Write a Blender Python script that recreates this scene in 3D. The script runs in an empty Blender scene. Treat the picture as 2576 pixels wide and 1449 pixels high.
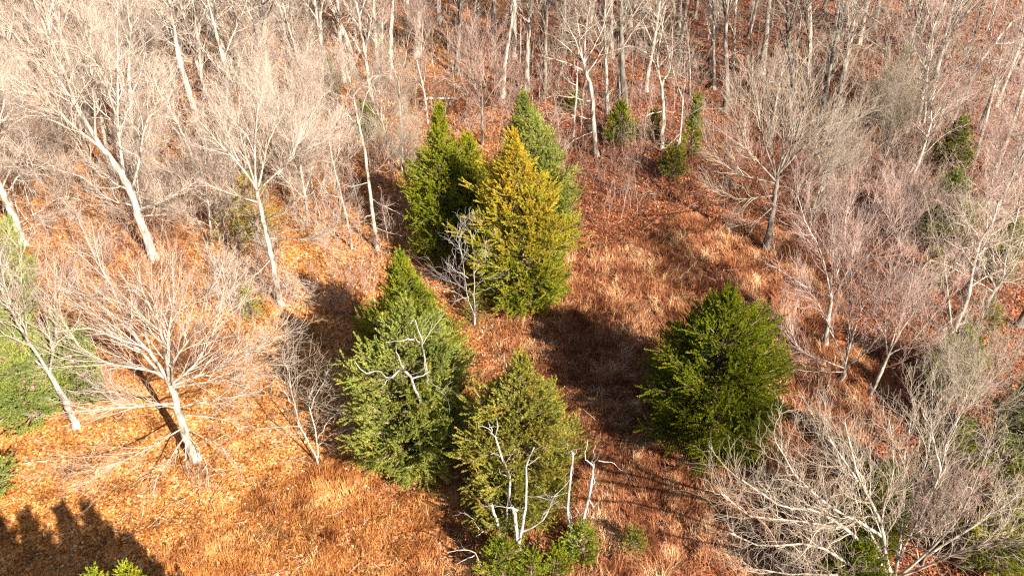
import bpy, math
import numpy as np
from mathutils import Vector
R = math.radians
C = bpy.context.scene.collection
sc = bpy.context.scene
rng = np.random.default_rng(7)

# ------------------------------------------------------------------ camera
F, PITCH, HC = 2300.0, R(39.0), 40.0          # focal length for a frame 2576 wide
cam = bpy.data.cameras.new('camera'); cam.sensor_width = 36; cam.lens = 36*F/2576
cam.clip_end = 1000; cam.clip_start = 0.5
co = bpy.data.objects.new('camera', cam); C.objects.link(co)
co.location = (0, 0, HC); co.rotation_euler = (math.pi/2-PITCH, 0, 0)
sc.camera = co
# ------------------------------------------------------------------ light
SUN_AZ, SUN_EL = R(-52), R(36)                # the sun stands to the right, behind the camera
sd = Vector((math.cos(SUN_AZ)*math.cos(SUN_EL), math.sin(SUN_AZ)*math.cos(SUN_EL), math.sin(SUN_EL)))
sl = bpy.data.lights.new('sun', 'SUN'); sl.energy = 5.0; sl.angle = R(0.6); sl.color = (1.0, .93, .82)
so = bpy.data.objects.new('sun', sl); C.objects.link(so); so.rotation_euler = sd.to_track_quat('Z', 'Y').to_euler()
w = bpy.data.worlds.new('World'); sc.world = w; w.use_nodes = True
nt = w.node_tree; sky = nt.nodes.new('ShaderNodeTexSky'); sky.sky_type = 'NISHITA'; sky.sun_disc = False
sky.sun_elevation = SUN_EL; sky.sun_rotation = math.pi/2 - SUN_AZ
bg = nt.nodes['Background']; bg.inputs[1].default_value = 0.06
nt.links.new(sky.outputs[0], bg.inputs[0])
sc.view_settings.view_transform = 'Standard'; sc.view_settings.look = 'None'
sc.view_settings.exposure = 1.46; sc.view_settings.gamma = 1.0
sc.cycles.use_denoising = False; sc.cycles.filter_width = 1.25
sc.cycles.max_bounces = 4; sc.cycles.diffuse_bounces = 2; sc.cycles.transparent_max_bounces = 4

# ------------------------------------------------------------------ helpers
def ray(px, py):
    a = (px-1288)/F; b = (724.5-py)/F
    return a, math.cos(PITCH)+b*math.sin(PITCH), -math.sin(PITCH)+b*math.cos(PITCH)
def ground(px, py, z=0.0):
    a, y, zz = ray(px, py); t = (HC-z)/-zz
    return a*t, y*t
def at_depth(px, py, Y):
    a, y, zz = ray(px, py); t = Y/y
    return np.array((a*t, Y, HC+zz*t))
def project(x, y, z):
    dz = z-HC
    d = y*math.cos(PITCH)-dz*math.sin(PITCH); u = y*math.sin(PITCH)+dz*math.cos(PITCH)
    return 1288+F*x/d, 724.5-F*u/d
def gz(x, y):
    return .16*np.sin(x*.21+1.3)*np.cos(y*.17)+.1*np.sin(x*.53+y*.41)+.04*np.sin(x*1.3-y*1.1)

def mesh_np(name, V, faces, mat, attrs=None, smooth=False):
    """faces: list of int arrays (n,k)"""
    me = bpy.data.meshes.new(name)
    V = np.asarray(V, np.float32); me.vertices.add(len(V)); me.vertices.foreach_set('co', V.ravel())
    loops = np.concatenate([f.ravel() for f in faces]).astype(np.int32)
    tot = np.concatenate([np.full(len(f), f.shape[1], np.int32) for f in faces])
    st = np.concatenate([[0], np.cumsum(tot)[:-1]]).astype(np.int32)
    me.loops.add(len(loops)); me.loops.foreach_set('vertex_index', loops)
    me.polygons.add(len(tot)); me.polygons.foreach_set('loop_start', st); me.polygons.foreach_set('loop_total', tot)
    if smooth: me.polygons.foreach_set('use_smooth', np.ones(len(tot), bool))
    for k, a in (attrs or {}).items():
        at = me.attributes.new(k, 'FLOAT', 'POINT'); at.data.foreach_set('value', np.asarray(a, np.float32))
    me.update(); me.validate() if False else None
    me.materials.append(mat)
    return me
def link(name, me, parent=None):
    o = bpy.data.objects.new(name, me); C.objects.link(o)
    if parent: o.parent = parent
    return o
def empty(name, loc, label, cat, group=None):
    o = bpy.data.objects.new(name, None); C.objects.link(o); o.location = loc
    o['label'] = label; o['category'] = cat
    if group: o['group'] = group
    return o

def norm(v): return v/np.maximum(np.linalg.norm(v, axis=-1, keepdims=True), 1e-9)
def tubes(P, Rr, k):
    """P (n,m,3) paths, Rr (n,m) radii -> verts, quads"""
    n, m, _ = P.shape
    T = np.empty_like(P); T[:, 1:-1] = P[:, 2:]-P[:, :-2]; T[:, 0] = P[:, 1]-P[:, 0]; T[:, -1] = P[:, -1]-P[:, -2]
    T = norm(T)
    ref = np.where(np.abs(T[:, :1, 2:3]) > .8, np.array([1., 0, 0]), np.array([0, 0, 1.]))
    ref = np.broadcast_to(ref, T.shape)
    U = norm(np.cross(T, ref)); W = np.cross(T, U)
    a = np.arange(k)*2*math.pi/k
    ring = U[:, :, None]*np.cos(a)[None, None, :, None]+W[:, :, None]*np.sin(a)[None, None, :, None]
    V = (P[:, :, None]+ring*Rr[:, :, None, None]).reshape(-1, 3)
    i = np.arange(n*m*k).reshape(n, m, k)
    A = i[:, :-1]; B = i[:, 1:]
    q = np.stack([A, np.roll(A, -1, 2), np.roll(B, -1, 2), B], -1).reshape(-1, 4)
    return V, q
def merge(parts):
    Vs, Qs, o = [], [], 0
    for V, q in parts:
        Vs.append(V); Qs.append(q+o); o += len(V)
    return np.concatenate(Vs), np.concatenate(Qs)
def grow(r, S, D, L, m, wander, up):
    n = len(S); P = np.empty((n, m, 3)); P[:, 0] = S; d = norm(D); st = (L/(m-1))[:, None]
    for j in range(1, m):
        P[:, j] = P[:, j-1]+d*st
        d = norm(d+r.normal(0, wander, (n, 3))+np.array([0, 0, up]))
    return P
def kids(r, P, Rr, L, cnt, t0, ang, lf, upb, tip=.55, pw=.35, rf=.5, rmin=.006, rmax=9):
    """cnt children per path (int or array). returns S, D, L, R"""
    n, m, _ = P.shape
    cnt = np.broadcast_to(np.asarray(cnt, int), (n,))
    idx = np.repeat(np.arange(n), cnt); N = len(idx)
    off = np.concatenate([[0], np.cumsum(cnt)[:-1]]); loc = np.arange(N)-np.repeat(off, cnt)
    t = t0+(1-t0)*np.clip((loc+r.random(N))/np.repeat(np.maximum(cnt, 1), cnt), 0, .999)
    f = t*(m-1); j = np.minimum(f.astype(int), m-2); u = (f-j)[:, None]
    S = P[idx, j]*(1-u)+P[idx, j+1]*u
    T = norm(P[idx, j+1]-P[idx, j])
    az = r.random(N)*2*math.pi+loc*2.4
    ref = np.where(np.abs(T[:, 2:3]) > .9, np.array([1., 0, 0]), np.array([0, 0, 1.]))
    U = norm(np.cross(T, ref)); W = np.cross(T, U)
    an = r.uniform(ang[0], ang[1], N)[:, None]
    D = T*np.cos(an)+(U*np.cos(az)[:, None]+W*np.sin(az)[:, None])*np.sin(an)+np.array([0, 0, upb])
    l = L[idx]*r.uniform(lf[0], lf[1], N)*(1-tip*np.abs(t-pw)/(1-min(pw, t0+.001)))
    pr = Rr[idx, j]*(1-u[:, 0])+Rr[idx, j+1]*u[:, 0]
    return S, norm(D), np.maximum(l, .12), np.clip(pr*rf, rmin, rmax)
def taper(r0, m, e=.35): return r0[:, None]*(1-(1-e)*np.linspace(0, 1, m)[None])

# ------------------------------------------------------------------ materials
def mat(name):
    m = bpy.data.materials.new(name); m.use_nodes = True; t = m.node_tree
    b = t.nodes['Principled BSDF']; b.inputs['Roughness'].default_value = .85
    b.inputs['Specular IOR Level'].default_value = .12
    return m, t, b
def node(t, k, **kw):
    n = t.nodes.new(k)
    for a, v in kw.items(): setattr(n, a, v)
    return n
def ramp(t, stops, interp='LINEAR'):
    n = t.nodes.new('ShaderNodeValToRGB'); n.color_ramp.interpolation = interp
    e = n.color_ramp.elements
    while len(e) < len(stops): e.new(.5)
    for x, (p, c) in zip(e, stops): x.position = p; x.color = (*c, 1)
    return n
def noise(t, scale, detail=3, coord='Object', stretch=None):
    tc = node(t, 'ShaderNodeTexCoord'); n = node(t, 'ShaderNodeTexNoise')
    n.inputs['Scale'].default_value = scale; n.inputs['Detail'].default_value = detail
    if stretch:
        mp = node(t, 'ShaderNodeMapping'); mp.inputs['Scale'].default_value = stretch
        t.links.new(tc.outputs[coord], mp.inputs[0]); t.links.new(mp.outputs[0], n.inputs['Vector'])
    else: t.links.new(tc.outputs[coord], n.inputs['Vector'])
    return n
def bark(name, dark, mid, light, scale=3.6, st=(1, 1, .3)):
    m, t, b = mat(name); n = noise(t, scale, 5, stretch=st)
    r = ramp(t, [(.34, dark), (.46, mid), (.60, light)])
    t.links.new(n.outputs[0], r.inputs[0])
    oi = node(t, 'ShaderNodeObjectInfo'); mr = node(t, 'ShaderNodeMapRange'); mr.inputs[3].default_value = .8; mr.inputs[4].default_value = 1.15
    t.links.new(oi.outputs['Random'], mr.inputs[0])
    mx = node(t, 'ShaderNodeVectorMath', operation='SCALE'); t.links.new(r.outputs[0], mx.inputs[0]); t.links.new(mr.outputs[0], mx.inputs['Scale'])
    t.links.new(mx.outputs[0], b.inputs['Base Color'])
    bp = node(t, 'ShaderNodeBump'); bp.inputs['Strength'].default_value = .5; bp.inputs['Distance'].default_value = .04
    t.links.new(n.outputs[0], bp.inputs['Height']); t.links.new(bp.outputs[0], b.inputs['Normal'])
    return m
M = {}
M['pale'] = bark('pale_bark', (.10, .08, .062), (.33, .275, .22), (.56, .49, .40))
M['grey'] = bark('grey_bark', (.07, .055, .042), (.29, .24, .19), (.56, .49, .40))
M['brown'] = bark('brown_bark', (.045, .036, .03), (.13, .105, .085), (.28, .24, .19))
M['white'] = bark('bleached_wood', (.16, .135, .12), (.42, .38, .34), (.62, .58, .53))
M['cedarbark'] = bark('cedar_bark', (.10, .06, .04), (.2, .13, .09), (.34, .26, .2))
def twigmat(name, a, b_):
    m, t, b = mat(name); g = node(t, 'ShaderNodeNewGeometry'); r = ramp(t, [(0, a), (1, b_)])
    t.links.new(g.outputs['Random Per Island'], r.inputs[0]); t.links.new(r.outputs[0], b.inputs['Base Color'])
    b.inputs['Specular IOR Level'].default_value = .15
    return m
M['t_pale'] = twigmat('pale_twigs', (.34, .245, .19), (.66, .54, .43))
M['t_grey'] = twigmat('grey_twigs', (.22, .165, .12), (.54, .44, .335))
M['t_pink'] = twigmat('pinkish_twigs', (.28, .17, .135), (.62, .45, .37))
M['t_brown'] = twigmat('brown_twigs', (.16, .10, .075), (.36, .26, .20))
M['t_white'] = twigmat('bleached_twigs', (.30, .25, .22), (.55, .49, .45))
M['t_red'] = twigmat('red_brown_stems', (.14, .05, .03), (.38, .19, .11))
def leafmat(name, stops, trans=.38, nscale=.35, namp=.35, tip=None, drift=1.0):
    m, t, b = mat(name); g = node(t, 'ShaderNodeNewGeometry'); n = noise(t, nscale, 3, 'Object')
    ad = node(t, 'ShaderNodeMath', operation='MULTIPLY_ADD'); ad.inputs[1].default_value = namp*3; ad.inputs[2].default_value = -namp*1.5
    t.links.new(n.outputs[0], ad.inputs[0])
    s = node(t, 'ShaderNodeMath', operation='ADD', use_clamp=True); iw = node(t, 'ShaderNodeMath', operation='MULTIPLY_ADD'); iw.inputs[1].default_value = .7; iw.inputs[2].default_value = .15
    t.links.new(g.outputs['Random Per Island'], iw.inputs[0]); t.links.new(iw.outputs[0], s.inputs[0]); t.links.new(ad.outputs[0], s.inputs[1])
    r = ramp(t, stops); t.links.new(s.outputs[0], r.inputs[0]); col = r.outputs[0]
    n9 = noise(t, .9, 4); r9 = ramp(t, [(.32, (.62, .66, .62)), (.5, (1, 1, 1)), (.68, (1.25, 1.0, .8))])
    t.links.new(n9.outputs[0], r9.inputs[0]); m9 = node(t, 'ShaderNodeMix', data_type='RGBA', blend_type='MULTIPLY'); m9.inputs[0].default_value = drift
    t.links.new(col, m9.inputs[6]); t.links.new(r9.outputs[0], m9.inputs[7]); col = m9.outputs[2]
    if tip:
        at = node(t, 'ShaderNodeAttribute'); at.attribute_name = 'tip'
        n2 = noise(t, 1.1, 3, 'Object'); a2 = node(t, 'ShaderNodeMath', operation='MULTIPLY_ADD')
        a2.inputs[1].default_value = 2.4; a2.inputs[2].default_value = -1.15; t.links.new(n2.outputs[0], a2.inputs[0])
        a3 = node(t, 'ShaderNodeMath', operation='ADD', use_clamp=True)
        t.links.new(at.outputs['Fac'], a3.inputs[0]); t.links.new(a2.outputs[0], a3.inputs[1])
        a4 = node(t, 'ShaderNodeMath', operation='MULTIPLY', use_clamp=True); a4.inputs[1].default_value = tip[1]; t.links.new(a3.outputs[0], a4.inputs[0])
        mx = node(t, 'ShaderNodeMix', data_type='RGBA'); t.links.new(a4.outputs[0], mx.inputs[0])
        r2 = ramp(t, [(0, tip[0]), (1, tip[2])]); t.links.new(g.outputs['Random Per Island'], r2.inputs[0])
        t.links.new(col, mx.inputs[6]); t.links.new(r2.outputs[0], mx.inputs[7]); col = mx.outputs[2]
    t.links.new(col, b.inputs['Base Color'])
    tr = node(t, 'ShaderNodeBsdfTranslucent'); t.links.new(col, tr.inputs[0])
    ms = node(t, 'ShaderNodeMixShader'); ms.inputs[0].default_value = trans
    t.links.new(b.outputs[0], ms.inputs[1]); t.links.new(tr.outputs[0], ms.inputs[2])
    t.links.new(ms.outputs[0], t.nodes['Material Output'].inputs[0])
    return m
M['f_dark'] = leafmat('dark_green_scales', [(0, (.038, .058, .003)), (.5, (.145, .180, .008)), (1, (.38, .38, .02))])
M['f_green'] = leafmat('bright_green_scales', [(0, (.07, .10, .008)), (.5, (.24, .28, .02)), (1, (.50, .50, .05))])
M['f_grey'] = leafmat('grey_green_scales', [(0, (.10, .13, .022)), (.5, (.31, .35, .065)), (1, (.62, .61, .17))])
M['f_olive'] = leafmat('olive_scales', [(0, (0.109, 0.115, 0.016)), (.5, (0.310, 0.304, 0.046)), (1, (0.651, 0.553, 0.130))])
M['f_yellow'] = leafmat('yellow_tipped_scales', [(0, (0.105, 0.140, 0.010)), (.5, (0.285, 0.329, 0.024)), (1, (0.600, 0.588, 0.060))],
                        tip=((0.540, 0.308, 0.024), .85, (0.850, 0.616, 0.072)))
M['f_half'] = leafmat('yellow_green_scales', [(0, (0.063, 0.106, 0.006)), (.5, (0.210, 0.263, 0.015)), (1, (0.448, 0.475, 0.035))],
                      tip=((0.392, 0.350, 0.020), .45, (0.644, 0.550, 0.040)))
M['f_pale'] = leafmat('pale_green_scales', [(0, (.09, .13, .012)), (.5, (.27, .33, .03)), (1, (.50, .54, .08))])
M['f_soft'] = leafmat('soft_green_scales', [(0, (0.112, 0.165, 0.030)), (.5, (0.320, 0.390, 0.090)), (1, (0.576, 0.600, 0.195))])
M['f_bud'] = leafmat('fresh_bud_leaves', [(0, (.25, .35, .08)), (1, (.5, .6, .2))])
M['f_brown'] = leafmat('clinging_brown_leaves', [(0, (.38, .17, .07)), (1, (.65, .38, .18))])

# ------------------------------------------------------------------ bare trees
def bare_levels(r, P, Rr, L, style):
    """fine branching off the limbs; returns (boughs, twigs)"""
    a = dict(light=(.4, .9), big=(.3, .85), fan=(.3, .62), oak=(.5, 1.1), forest=(.4, .9), sap=(.35, .8), sparse=(.5, 1.0))[style]
    up = dict(light=.1, big=.15, fan=.10, oak=.05, forest=.12, sap=.12, sparse=.05)[style]
    wn = dict(light=.18, big=.2, fan=.13, oak=.24, forest=.17, sap=.14, sparse=.20)[style]
    dens = dict(light=1.1, big=3.4, fan=2.7, oak=2.3, forest=1.5, sap=1.8, sparse=.45)[style]
    cnt = np.clip((L*dens).astype(int), 2 if style != 'sparse' else 0, 20)
    if cnt.sum() == 0: cnt[-1] = 1
    S, D, l, rr = kids(r, P, Rr, np.minimum(L, 7), cnt, .18, a, (.28, .62), up, rf=.45, rmin=.012 if style != 'sparse' else .008, rmax=.045 if style != 'sparse' else .02)
    P2 = grow(r, S, D, l, 6, wn*1.35, up*.6); R2 = taper(rr, 6, .3)
    c3 = np.clip((l*3.2).astype(int), 2, 9) if style != 'sparse' else np.clip((l*1.6).astype(int), 1, 5)
    S, D, l3, r3 = kids(r, P2, R2, l, c3, .12, (a[0]*.9, a[1]), (.35, .65), up, rf=.6, rmin=.0065, rmax=.017)
    P3 = grow(r, S, D, l3, 4, wn*1.5, up*.5); R3 = taper(r3, 4, .5)
    c4 = 2 if style != 'sparse' else 1
    S, D, l4, r4 = kids(r, P3, R3, l3, c4, .1, (.3, .8), (.4, .8), up, rf=.7, rmin=.005, rmax=.009)
    P4 = grow(r, S, D, np.maximum(l4, .25), 3, wn*1.8, 0); R4 = taper(r4, 3, .6)
    return tubes(P2, R2, 4), merge([tubes(P3, R3, 3), tubes(P4, R4, 3)]), P3
def resample(pts, m):
    pts = np.array(pts, float)
    if len(pts) == 2: pts = np.array([pts[0], pts.mean(0), pts[1]])
    ext = np.vstack([2*pts[0]-pts[1], pts, 2*pts[-1]-pts[-2]]); out = []
    n = len(pts)-1
    for u in np.linspace(0, n-1e-6, m):
        i = int(u); f = u-i; p0, p1, p2, p3 = ext[i:i+4]
        out.append(.5*((2*p1)+(p2-p0)*f+(2*p0-5*p1+4*p2-p3)*f*f+(-p0+3*p1-3*p2+p3)*f**3))
    return np.array(out)
def plen(P): return np.linalg.norm(np.diff(P, axis=-2), axis=-1).sum(-1)
def leaf_cards(r, pts, size, up=0.0):
    n = len(pts); d = norm(r.normal(0, 1, (n, 3))+np.array([0, 0, up])); e = norm(np.cross(d, r.normal(0, 1, (n, 3))))
    s = (size*r.uniform(.6, 1.3, n))[:, None]
    V = np.stack([pts, pts+d*s*.5+e*s*.3, pts+d*s, pts+d*s*.5-e*s*.3], 1).reshape(-1, 3)
    return V, np.arange(n*4).reshape(n, 4)

def hero(name, label, cat, trunk, r0, limbs, style='fan', bk='pale', tw='t_pale', seed=1, leaves=None, group=None, extra=0, end=None, fwd=0.0):
    """trunk: pixel polyline from the foot up; limbs: (depth slope, radius, polyline).  Each tree stands at its own
    distance; its limbs spread towards and away from the viewer by the slope."""
    r = np.random.default_rng(seed)
    bx, by = ground(*trunk[0]); bz = float(gz(bx, by)); org = np.array((bx, by, bz))
    r0 *= .76; root = empty(name, (bx, by, bz), label, cat, group)
    foot = np.array((bx, by, bz-.25))
    nk = len(trunk)-1
    tp = [foot-org]+[at_depth(px, py, by+fwd*(k+1)/nk)-org for k, (px, py) in enumerate(trunk[1:])]
    T = resample(tp, 4+3*len(trunk))[None]; m = T.shape[1]
    T[0, 1:-1] += r.normal(0, r0*.12, (m-2, 3))
    u = np.linspace(0, 1, m); rt = (r0*(1-(1-(end or .55))*u)+r0*.55*np.exp(-u*m*1.1))[None]
    link('trunk', mesh_np('trunk', *[x if i == 0 else [x] for i, x in enumerate(tubes(T, rt, 10))], M[bk], smooth=True), root)
    LP, LR = [], []
    for sl_, lr, pts, *dd in limbs:
        y0 = by+fwd; q = []
        prev = None; dist = 0
        for kk, (px, py) in enumerate(pts):
            if prev is not None: dist += math.hypot(px-prev[0], py-prev[1])/F*55
            prev = (px, py); p = at_depth(px, py, y0+sl_*dist+(dd[0]*max(0, 1-kk/1.5) if dd else 0))-org
            p[2] = max(p[2], .25); q.append(p)
        P = resample(q, 10); P[1:] += np.cumsum(r.normal(0, .035 if style != 'oak' else .06, (9, 3)), 0)
        LP.append(P); LR.append(lr*(.60 if style != 'none' and style != 'sparse' else .8)*(1-.72*np.linspace(0, 1, 10)))
    if extra:       # a few more limbs in the same manner, off the upper trunk
        S, D, l, rr = kids(r, T, rt, plen(T), extra, .45, (.35, 1.0), (.35, .6), .25, rf=.4, rmax=r0*.4)
        PE = grow(r, S, D, l, 10, .1, .05)
        for p, q in zip(PE, rr): LP.append(p); LR.append(q*(1-.72*np.linspace(0, 1, 10)))
    LP = np.array(LP); LR = np.array(LR)
    for P, q in zip(LP, LR):
        V, f = tubes(P[None], q[None], 7); link('limb', mesh_np('limb', V, [f], M[bk], smooth=True), root)
    if style != 'none':
        b1, b2, P3 = bare_levels(r, LP, LR, plen(LP), style)
        V, f = merge([b1, b2]); link('crown', mesh_np('crown', V, [f], M[tw]), root)
        if leaves:
            pk = P3.reshape(-1, 3)[r.random(len(P3)*4) < leaves[1]]
            V, f = leaf_cards(r, pk, .13); link('leaves', mesh_np('leaves', V, [f], M[leaves[0]]), root)
    return root

def proto_bare(seed, kind, h):
    """returns meshes (trunk, crown verts) in local space"""
    r = np.random.default_rng(seed)
    k = dict(forest=(.3+.2*(seed % 2), 15, (.35, .8), (.22, .42), .15, .030), fan=(.16, 15, (.35, .85), (.45, .75), .22, .020),
             oak=(.35, 11, (.55, 1.15), (.3, .55), .06, .028), sap=(.25, 11, (.3, .7), (.25, .45), .2, .011), shrub=(.04, 13, (.25, .8), (.6, .95), .3, .013), dead=(.4, 7, (.5, 1.2), (.15, .3), 0, .022))[kind]
    T = grow(r, np.array([[0, 0, -.2]]), np.array([[r.normal(0, .04), r.normal(0, .04), 1]]), np.array([h*{'fan': .8, 'shrub': .55}.get(kind, .92)]), 14, .035 if kind != 'oak' else .08, .03)
    u = np.linspace(0, 1, 14); r0 = h*k[5]*.5; rt = (r0*(1-.82*u)+r0*.5*np.exp(-u*16))[None]
    S, D, l, rr = kids(r, T, rt, np.array([h]), k[1], k[0], k[2], k[3], k[4], tip=.5, pw=k[0]+.1, rf=.5, rmax=r0*.45)
    P = grow(r, S, D, l, 8, .12 if kind in ('oak', 'dead') else .07, .06); Rr = taper(rr, 8, .3)
    V, f = merge([tubes(T, rt, 8), tubes(P, Rr, 5)])
    tm = (V, f)
    st = dict(forest='forest', fan='fan', oak='oak', sap='sap', dead='sparse', shrub='oak')[kind]
    b1, b2, P3 = bare_levels(r, P, Rr, l, st)
    return tm, merge([b1, b2]), P3
PROTO = {}
def get_proto(kind, i, bk, tw, leaves=None):
    key = (kind, i, bk, tw, leaves)
    if key not in PROTO:
        h = dict(forest=17, fan=12, oak=15, sap=7, dead=11, shrub=3)[kind]
        gk = (kind, i)
        if gk not in PROTO: PROTO[gk] = proto_bare(100+i*7+len(kind)*31, kind, h)
        tm, cr, P3 = PROTO[gk]
        lv = None
        if leaves:
            r = np.random.default_rng(5+i); pk = P3.reshape(-1, 3)[r.random(len(P3)*4) < leaves]
            V, f = leaf_cards(r, pk, .14); lv = mesh_np('leaves', V, [f], M['f_brown'])
        PROTO[key] = (mesh_np('trunk', tm[0], [tm[1]], M[bk], smooth=True), mesh_np('crown', cr[0], [cr[1]], M[tw]), lv, h)
    return PROTO[key]

PENDING = []       # background trees, described once they all stand
def bg_tree(px, py, kind='forest', h=None, top=None, i=0, bk='grey', tw='t_grey', lean=None, leaves=None, xy=None, word=None, fat=1.0, rz=None):
    x, y = xy if xy else ground(px, py)
    z = float(gz(x, y)); me = get_proto(kind, i, bk, tw, leaves)
    h = h or dict(forest=16.5, fan=11, oak=14, sap=6, dead=10, shrub=2.6)[kind]; s = h/me[3]
    names = dict(forest='forest_tree', fan='broom_shaped_tree', oak='crooked_tree', sap='sapling', dead='dead_tree', shrub='shrub')
    root = empty(names[kind], (x, y, z), '', {'sap': 'sapling', 'shrub': 'shrub'}.get(kind, 'tree'))
    root.rotation_mode = 'XYZ'
    lx = ly = 0.0
    if top:                      # a second point on the trunk gives its lean
        a, ry, rzz = ray(*top); t = y/ry; zt = HC+rzz*t; lx = math.atan2(a*t-x, max(zt, 3)); lx = max(-.3, min(.3, lx))
    if lean: lx, ly = lean
    rz = rng.uniform(0, 6.28) if rz is None else rz
    q = Vector((math.sin(lx), math.sin(ly), math.cos(lx))).to_track_quat('Z', 'Y').to_euler()
    root.rotation_euler = q
    sp = bpy.data.objects
    for nm, m_, in (('trunk', me[0]), ('crown', me[1]), ('leaves', me[2])):
        if m_ is None: continue
        o = link(nm, m_, root); o.rotation_euler = (0, 0, rz); o.scale = (s*fat*1.1, s*fat*1.1, s)
    PENDING.append((root, kind, bk, x, y, h, word, lx, leaves))
    return root

# ------------------------------------------------------------------ cedars
def cedar_mesh(seed, h, Rb, nb, prof='cone', leaf=.2, dens=1.0, low=.03, lob=.22):
    r = np.random.default_rng(seed)
    u = np.sort(r.random(nb)**1.12); z = h*(low+(1-low)*u*.985); az = np.arange(nb)*2.39996+r.normal(0, .3, nb)
    if prof == 'cone': pf = np.clip((1-u)**.75, .03, 1)*np.clip(.62+u*2.6, 0, 1)
    elif prof == 'egg': pf = np.clip(np.sin(np.pi*np.clip(u*.82+.17, 0, 1))**.8, .05, 1)*np.clip((1-u)**.35, 0, 1)*1.12
    else: pf = np.clip((1-u**2.2)**.7, .05, 1)*np.clip(.7+u*1.5, 0, 1)
    leaf = leaf*(1+.0*h)
    ph = r.random(6)*6.28
    lobes = 1+lob*.9*(np.sin(az*2+ph[0]+u*5)*.5+np.sin(az*3+ph[1]-u*9)*.5+np.sin(az*5+u*17+ph[2])*.35)
    L = Rb*pf*lobes*(r.uniform(.66, 1.08, nb)+.16*(r.random(nb) < .1))
    el = np.radians(8+48*u+r.normal(0, 7, nb))
    D = np.stack([np.cos(az)*np.cos(el), np.sin(az)*np.cos(el), np.sin(el)], 1)
    S = np.stack([np.zeros(nb), np.zeros(nb), z-L*.25*np.tan(el)*.6], 1); S[:, 2] = np.maximum(S[:, 2], .1)
    P = grow(r, S, D, np.maximum(L, .3), 7, .05, .07)
    Rr = taper(np.clip(.018*L+.012, .012, .07), 7, .3)
    cnt = np.clip((L*5.0).astype(int), 3, 16)
    S2, D2, l2, r2 = kids(r, P, Rr, np.maximum(L, .5), cnt, .30, (.35, .95), (.26, .46), .12, tip=.6, pw=.45, rf=.5)
    l2 = np.clip(l2, .3, 1.15)
    P2 = grow(r, S2, D2, l2, 4, .08, .10)
    P2 = np.concatenate([P2, grow(r, P[:, 5], P[:, 6]-P[:, 5], np.full(nb, .55), 4, .05, .1)])
    l2 = np.concatenate([l2, np.full(nb, .55)])
    # sprays of scale leaves along every side shoot
    per = np.clip((l2*38*dens).astype(int), 12, 110)
    S3, D3, l3, _ = kids(r, P2, taper(np.full(len(P2), .01), 4), l2, per, .05, (.25, .9), (.9, 1.1), .22, tip=0, rf=1)
    n = len(S3); ln = (leaf*r.uniform(.6, 1.35, n))[:, None]
    e = norm(np.cross(D3, r.normal(0, 1, (n, 3))))*ln*.17
    V = np.stack([S3-e*.5, S3+D3*ln*.5+e, S3+D3*ln, S3+D3*ln*.5-e], 1).reshape(-1, 3)
    f = np.arange(n*4).reshape(n, 4)
    rad = np.hypot(V[:, 0], V[:, 1])/Rb; tip = np.clip(V[:, 2]/h*1.25-.32, -.3, .8)
    tr = tubes(np.stack([np.zeros(8), np.zeros(8), np.linspace(-.2, h*.93, 8)], 1)[None], np.linspace(h*.017+.03, .02, 8)[None], 8)
    lim = tubes(P, Rr, 4)
    return merge([tr, lim]), (V, f, tip)
def cedar(name, label, base, topy, hw, fol='f_green', prof='cone', seed=1, leaf=.10, dens=2.3, topx=None, xy=None, h=None, group=None, cat='cedar tree', nb=None, squash=1.0, lob=.22):
    x, y = xy or ground(*base); z = float(gz(x, y))
    if h is None:
        a, ry, rzz = ray(topx or base[0], topy); h = HC+rzz*y/ry-z
    dist = math.hypot(y, HC-h*.4); Rb = hw/F*dist*1.0
    nb = nb or int(np.clip(26*h*Rb**.6, 60, 520))
    tm, (V, f, tip) = cedar_mesh(seed, h, Rb, nb, prof, leaf, dens, lob=lob)
    if topx:
        tx = at_depth(topx, topy, y)[0]-x; k = np.clip(V[:, 2]/h, 0, 1)**1.5*tx; V[:, 0] += k
        kt = np.clip(tm[0][:, 2]/h, 0, 1)**1.5*tx; tm[0][:, 0] += kt
    root = empty(name, (x, y, z), label, cat, group)
    link('trunk', mesh_np('trunk', tm[0], [tm[1]], M['cedarbark']), root)
    link('crown', mesh_np('crown', V, [f], M[fol], {'tip': tip}), root)
    return root

# ================================================================== SETTING
gx = np.linspace(-120, 120, 361); gy = np.linspace(-30, 190, 331)
X, Y = np.meshgrid(gx, gy); Z = gz(X, Y)
V = np.stack([X, Y, Z], -1).reshape(-1, 3); nx, ny = len(gx), len(gy)
i = np.arange(nx*ny).reshape(ny, nx); q = np.stack([i[:-1, :-1], i[:-1, 1:], i[1:, 1:], i[1:, :-1]], -1).reshape(-1, 4)
gm, t, b = mat('leaf_strewn_soil')
tc = node(t, 'ShaderNodeTexCoord')
vo = node(t, 'ShaderNodeTexVoronoi'); vo.inputs['Scale'].default_value = 7.5; vo.inputs['Randomness'].default_value = 1
t.links.new(tc.outputs['Object'], vo.inputs['Vector'])
sp_ = node(t, 'ShaderNodeSeparateColor'); t.links.new(vo.outputs['Color'], sp_.inputs[0])
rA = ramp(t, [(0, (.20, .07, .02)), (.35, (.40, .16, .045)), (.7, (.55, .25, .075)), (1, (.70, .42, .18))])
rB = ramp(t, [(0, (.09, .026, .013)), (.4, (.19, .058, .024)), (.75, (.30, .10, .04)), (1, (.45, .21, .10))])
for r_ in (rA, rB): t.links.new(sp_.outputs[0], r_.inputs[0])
sx = node(t, 'ShaderNodeSeparateXYZ'); t.links.new(tc.outputs['Object'], sx.inputs[0])
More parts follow.
